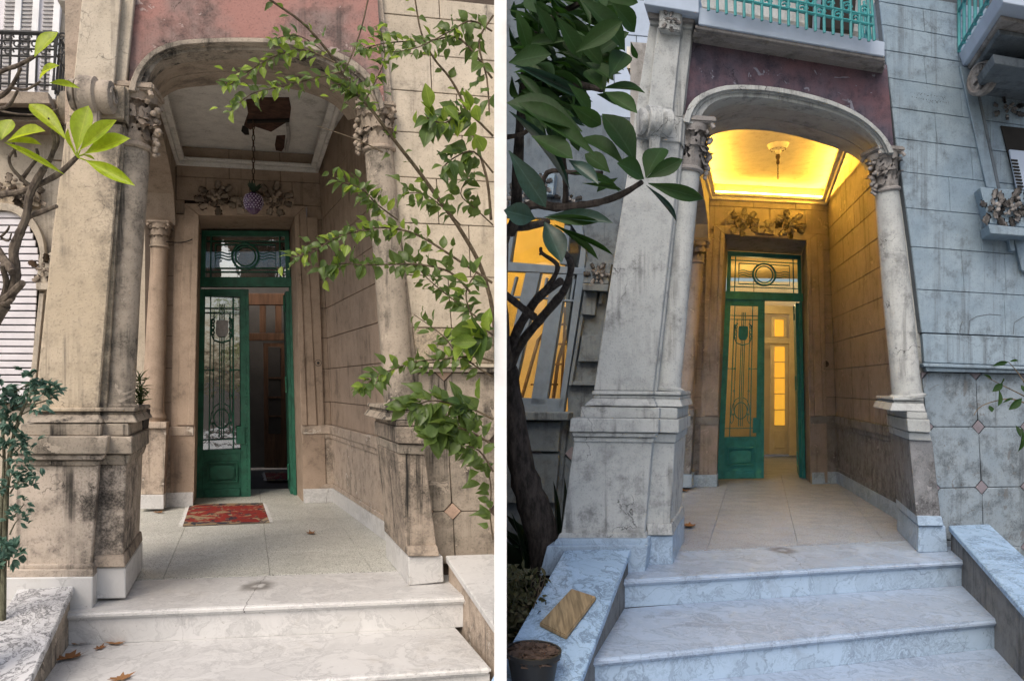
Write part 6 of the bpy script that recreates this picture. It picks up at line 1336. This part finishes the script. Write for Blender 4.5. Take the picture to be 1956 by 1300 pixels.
TL = [((1234, 340), (1264, 270), 50, 0), ((1236, 340), (1303, 304), 32, 0), ((1238, 350), (1345, 380), 30, 0), ((1230, 342), (1192, 308), 44, 0), ((1234, 354), (1298, 420), 6, 1), ((1214, 312), (1166, 208), 58, 0), ((1194, 318), (1108, 238), 42, 0), ((1112, 252), (972, 178), 62, 0), ((1140, 300), (990, 190), 46, 0), ((972, 120), (1050, 102), 42, 0), ((972, 213), (1099, 334), 13, 1), ((972, 118), (1132, 190), 22, 1), ((1168, 6), (1222, 55), 40, 0), ((1105, -5), (1205, 76), 44, 0), ((1140, -12), (1220, 4), 34, 0), ((1164, 148), (1196, 96), 46, 0), ((1150, 170), (1236, 163), 28, 0), ((1155, 176), (1216, 212), 32, 0), ((1140, 180), (1196, 194), 24, 0), ((1092, 60), (1152, 124), 32, 0), ((1062, 30), (1112, 112), 34, 0), ((1020, 6), (1062, 82), 32, 0), ((985, 20), (1014, 92), 30, 0), ((972, 288), (1044, 396), 44, 1), ((1022, 418), (970, 402), 44, 1), ((1046, 412), (1170, 420), 26, 1), ((1040, 414), (1138, 424), 20, 0), ((1040, 424), (1074, 490), 46, 1), ((1050, 428), (1182, 486), 11, 0), ((1058, 428), (1152, 490), 15, 0), ((1086, 306), (1142, 346), 28, 1), ((1112, 350), (1190, 362), 11, 0), ((1090, 330), (1192, 352), 18, 0), ((1015, 260), (1095, 300), 46, 0), ((1165, 330), (1120, 290), 36, 0), ((1180, 340), (1140, 365), 18, 0), ((1205, 80), (1216, 116), 12, 0), ((1130, 110), (1200, 60), 36, 0), ((1100, 100), (1188, 40), 40, 0), ((1120, 120), (1172, 150), 30, 0), ((1075, 290), (1060, 240), 30, 0), ((1090, 200), (1150, 240), 34, 0), ((1150, 172), (1120, 130), 34, 0), ((1085, 160), (1130, 215), 30, 0)]
for b, t, w, sh_ in TL:
    Y = rnd.uniform(2.95, 3.2); put('leaf', rnd.choice(M_DS if sh_ else M_DK), pxY(*b, Y), pxY(*t, Y + rnd.uniform(-.15, .1)), Vector((rnd.uniform(-.5, .5), -1, rnd.uniform(-.3, .8))), w / F * Y * 1.0, tr)
for i in range(210):
    x, y = rnd.uniform(970, 1150), rnd.uniform(-30, 225)
    if x > 1090 and y > 100 + (1150 - x): continue
    a = rnd.uniform(-.4, 1.5); ln_ = rnd.uniform(45, 95); x2, y2 = x + math.cos(a) * ln_, y + math.sin(a) * ln_ * .8
    if x2 > 1195: continue
    Y = rnd.uniform(3.3, 3.75); put('leaf', rnd.choice(M_DK), pxY(x, y, Y), pxY(x2, y2, Y + rnd.uniform(-.2, .2)), rv(rnd) + Vector((0, -.7, .3)), rnd.uniform(14, 32) / F * Y, tr)

# --- sword-leaved clump and small shrub at the foot of the grey pier
sp = empty('sword_leaved_plant', Vector((.62, 7.2, -.82)), 'dark sword-leaved clump growing at the foot of the grey pier', 'plant')
for i in range(75):
    c = Vector((rnd.uniform(.12, .95), rnd.uniform(6.0, 8.2), -.82)); a = rnd.uniform(0, 6.283); d = Vector((math.cos(a) * .45, math.sin(a) * .45, 1)).normalized()
    put('blade', rnd.choice(M_BD), c, c + d * rnd.uniform(.55, 1.05), Vector((-d.x, -d.y, .5)) + rv(rnd, .2), rnd.uniform(.03, .06), sp)
for (b, t, w) in (((1061, 1040), (1061, 918), .045), ((1068, 1040), (1083, 912), .04)): put('blade', M_BD[2], pxY(*b, 7.0), pxY(*t, 7.0), Vector((.3, -1, 0)), w, sp)
for (b, t) in (((1040, 1095), (974, 1012)), ((1036, 1060), (970, 1036)), ((1000, 1080), (985, 980))): put('blade', M_BD[0], pxY(*b, 5.6), pxY(*t, 5.6), Vector((.3, -1, .4)), .045, sp)
os_ = empty('low_shrub', Vector((.2, 4.5, -.82)), 'low olive-brown shrub with tiny leaves behind the black pot', 'shrub')
for k in range(9): limb(os_, [(1010 + rnd.uniform(-20, 20), 1400), (1005 + rnd.uniform(-20, 20), 1220), (990 + k * 5.5, 1150 - rnd.uniform(0, 60))], 4.55, .006, .002, 'bark_twig', 'stem', 5)
limb(os_, [(1010, 1190), (1022, 1150), (1032, 1130), (1042, 1100)], 4.4, .004, .002, 'bark_twig', 'stem', 5)
items = []
for i in range(620):
    x = 972 + abs(rnd.gauss(0, 34)); y = rnd.uniform(1085, 1250)
    if x > 1046 - max(0, (y - 1180)) * .2: continue
    p = pxY(x, y, rnd.uniform(4.3, 4.8)); d = (rv(rnd) + Vector((0, -.3, .5))).normalized(); L_ = rnd.uniform(.03, .06)
    items.append((rnd.choice(M_OL), p, p + d * L_, rv(rnd) + Vector((0, -.5, .5)), L_ * .5))
for it in items[:270]: put('leaf', *it, os_)
merge_leaves('foliage', items[270:], os_)

# --- twiggy plant at the right edge
tw = empty('twiggy_plant', pxY(2010, 1300, 4.6), 'sparse twiggy plant with dark leaves before the diamond-inset grey wall', 'plant')
limb(tw, [(2010, 1390), (2000, 1000), (1985, 820), (1970, 760)], 4.6, .014, .009, 'bark_twig', 'stem')
for pts in ([(1970, 760), (1956, 729), (1940, 706), (1926, 691)], [(1975, 770), (1956, 756), (1920, 738), (1886, 721)], [(1972, 775), (1934, 762), (1900, 766), (1872, 777), (1860, 793)], [(1985, 820), (1968, 840), (1956, 850)]): limb(tw, pts, 4.6, .005, .002, 'bark_twig', 'stem', 5)
for b, t, w in (((1926, 691), (1902, 696), 9), ((1928, 690), (1945, 688), 6), ((1915, 732), (1900, 745), 13), ((1908, 742), (1908, 775), 12), ((1895, 725), (1880, 715), 5), ((1952, 760), (1932, 780), 14), ((1935, 760), (1922, 764), 5), ((1890, 774), (1895, 786), 9), ((1950, 735), (1962, 750), 12), ((1950, 815), (1958, 860), 14), ((1940, 812), (1952, 830), 10), ((1910, 735), (1918, 722), 6)):
    put('leaf', rnd.choice(M_DK), pxY(*b, 4.6), pxY(*t, 4.55), Vector((rnd.uniform(-.5, .5), -1, .4)), w / F * 4.6, tw)
